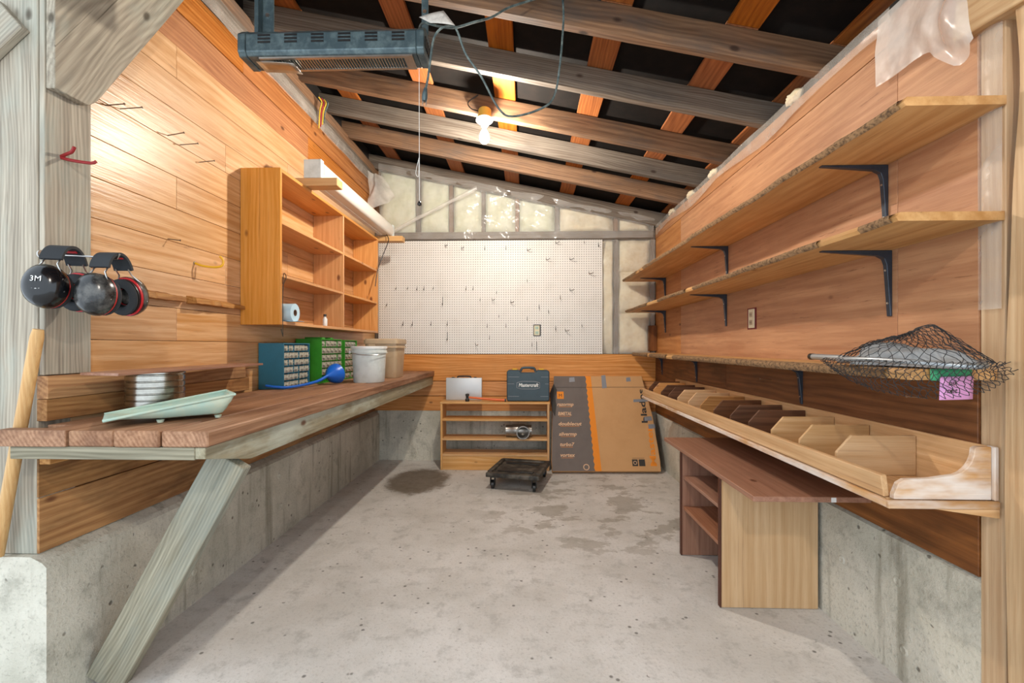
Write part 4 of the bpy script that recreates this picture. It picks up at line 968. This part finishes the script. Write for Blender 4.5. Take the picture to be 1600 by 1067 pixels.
lathe('care_ring', [(.013, 0), (.018, 0), (.018, .0005), (.013, .0005)], (.808, Fz*2.1, .082), 'pale', cb, (0, -1, 0), 20)
lathe('print_ring', [(.022, 0), (.030, 0), (.030, .0005), (.022, .0005)], (.33, Fz*2.1, .04), 'pale', cb, (0, -1, 0), 24)
prism('torn_flap', [(.045, .90), (.075, .83), (.055, .76), (.06, .66), (.045, .55), (.02, .60), (.0, .80)], -.012, -.004, 1, 'print', cb, .001)

# ---------------------------------------------------------------- dolly
dl = thing('furniture_dolly', 'scuffed black four-wheeled dolly on the floor before the bookcase', 'dolly', (-.06, 4.145, 0), rot=(0, 0, math.radians(-13)))
wx, wy = .235, .275
box('deck', (-wx+.03, wx-.03), (-wy+.03, wy-.03), (.118, .134), 'dolly', dl, .003)
for y0_, y1_ in ((-wy, -wy+.05), (wy-.05, wy)): box('end_rail', (-wx, wx), (y0_, y1_), (.108, .146), 'dolly', dl, .006, seg=2)
for x0_, x1_ in ((-wx, -wx+.04), (wx-.04, wx)): box('side_rail', (x0_, x1_), (-wy+.0505, wy-.0505), (.108, .152), 'dolly', dl, .006, seg=2)
for y in (-.14, .14): box('grip_strip', (-.16, .16), (y-.02, y+.02), (.1342, .142), 'black', dl, .002)
for x in (-wx+.05, wx-.05):
    for y in (-wy+.05, wy-.05):
        c_ = lathe('caster', [(0, -.014), (.034, -.014), (.038, -.010), (.038, .010), (.034, .014), (0, .014)], (x, y, .0385), 'black', dl, (1, .2, 0), 20)
        boxes('fork', [((x-.021, x-.016), (y-.015, y+.015), (.03, .107)), ((x+.016, x+.021), (y-.015, y+.015), (.03, .107)), ((x-.021, x+.021), (y-.018, y+.018), (.098, .1075))], 'iron', c_)

# ---------------------------------------------------------------- plastic sheeting
zt = lambda x: zb(x)+.06
def backfilm(u, v):
    x = -1.58+2.93*u; z0 = 2.40; z1 = zt(x)+.02*nz(x, 0, 0, 3); z = z0+(z1-z0)*v
    return (x, 4.895-.075*v+.018*nz(x, z, 0, 6)+.012*nz(x+z, z, 2, 14), z)
o = grid('plastic_sheet', backfilm, 90, 24, 'film', None); tag(o, 'clear wrinkled plastic sheet over the insulation above the pegboard', 'plastic sheet')
def sidefilm(u, v):
    x = .825+.555*u; z = 1.16+1.22*v
    return (x, 4.898+.012*nz(x, z, 5, 8)+.008*nz(x-z, z, 7, 16), z)
o = grid('plastic_sheet', sidefilm, 24, 50, 'film', None); tag(o, 'clear plastic sheet over the insulation right of the pegboard', 'plastic sheet')
def foldf(u, v):            # milky fold dangling in the back left corner
    x = -1.60+.10*u+.12*u*v; z = 3.02-.42*v*(1-.5*u); 
    return (x, 4.55+.22*u+.05*nz(u, v, 0, 3)+.03*math.sin(6*u+4*v), z)
o = grid('plastic_sheet', foldf, 16, 16, 'film2', None); tag(o, 'milky plastic fold bunched in the back left corner under the rafters', 'plastic sheet')
def leftfilm(u, v):
    y = 1.9+2.75*u; z = 3.04-.13*v*(.8+.3*nz(y, 0, 0, 2))
    return (-1.612+.018*math.sin(v*2.5)+.006*nz(y, z, 2, 9), y, z)
o = grid('plastic_sheet', leftfilm, 70, 6, 'film3', None); tag(o, 'long plastic strip folded over the top of the left wall boards', 'plastic sheet')
def rightfilm(u, v):
    y = 1.75+3.1*u; top = 2.515+.012*nz(y, 1, 0, 2.2); z = top-(.085+.05*nz(y, 4, 0, 1.7))*v
    return (1.362-.012*math.sin(v*2.2)+.02*(v)+.008*nz(y, z, 3, 5), y, z)
o = grid('plastic_sheet', rightfilm, 80, 8, 'film3', None); tag(o, 'long milky plastic strip folded over the top of the plywood wall', 'plastic sheet')
BF = [(0, 2.14), (.10, 2.115), (.22, 2.11), (.42, 2.22), (.5, 2.235), (.75, 2.24), (1, 2.245)]
def bigfold(u, v):          # bunched sheet over the near top corner of the plywood
    for (a, za), (b, zb_) in zip(BF, BF[1:]):
        if a <= u <= b: zl = za+(zb_-za)*(u-a)/(b-a); break
    y = 1.37+.44*u; z = 2.505-(2.505-zl)*v
    amp = max(.12, 1-1.3*u)
    tri = abs(((u*3.1+v*.9) % 1)-.5)*2
    return (1.366-.075*math.sin(v*2.7)*amp-.035*tri*amp*v+.02*nz(u, v, 2, 4)*amp, y+.015*nz(u, v, 8, 3), z)
o = grid('plastic_sheet', bigfold, 34, 26, 'film2', None); tag(o, 'big bunched milky plastic sheet at the near top corner of the plywood', 'plastic sheet')
def poststrip(u, v):
    z = 2.28-.93*v; 
    return (1.383-.006*math.sin(u*PI), 1.368+.068*u+.008*(1-v)*(u-.5)-.03*v*(1-u)*0, z)
o = grid('plastic_sheet', poststrip, 6, 24, 'film3', None); tag(o, 'narrow plastic strip down the stud beside the near post', 'plastic sheet')

def crease(u, v):
    a = V((-1.54, 4.85, 2.425)); b = V((-.52, 4.80, 2.915)); p = a.lerp(b, u)
    return (p.x+.012*nz(u, 0, 0, 4), p.y-.02*math.sin(PI*v), p.z-.045*(v-.5)*(1+.4*nz(u, 1, 0, 5)))
o = grid('plastic_sheet', crease, 40, 4, 'film2', None); tag(o, 'taut diagonal plastic fold crossing the insulation above the pegboard', 'plastic sheet')
for k, (y, z) in enumerate(((2.42, 2.56), (3.45, 2.55), (3.92, 2.55), (4.42, 2.55))):
    bm = bmesh.new(); bmesh.ops.create_icosphere(bm, subdivisions=3, radius=1)
    for v in bm.verts:
        n_ = v.co.copy(); v.co = V((1.405+.03*n_.x, y+.07*n_.y, z-.02+.03*n_.z))+n_*.015*nz(n_.x+k, n_.y, n_.z, 2.4)
    finish('insulation_tuft', bm, 'insul', wr, smooth='all')
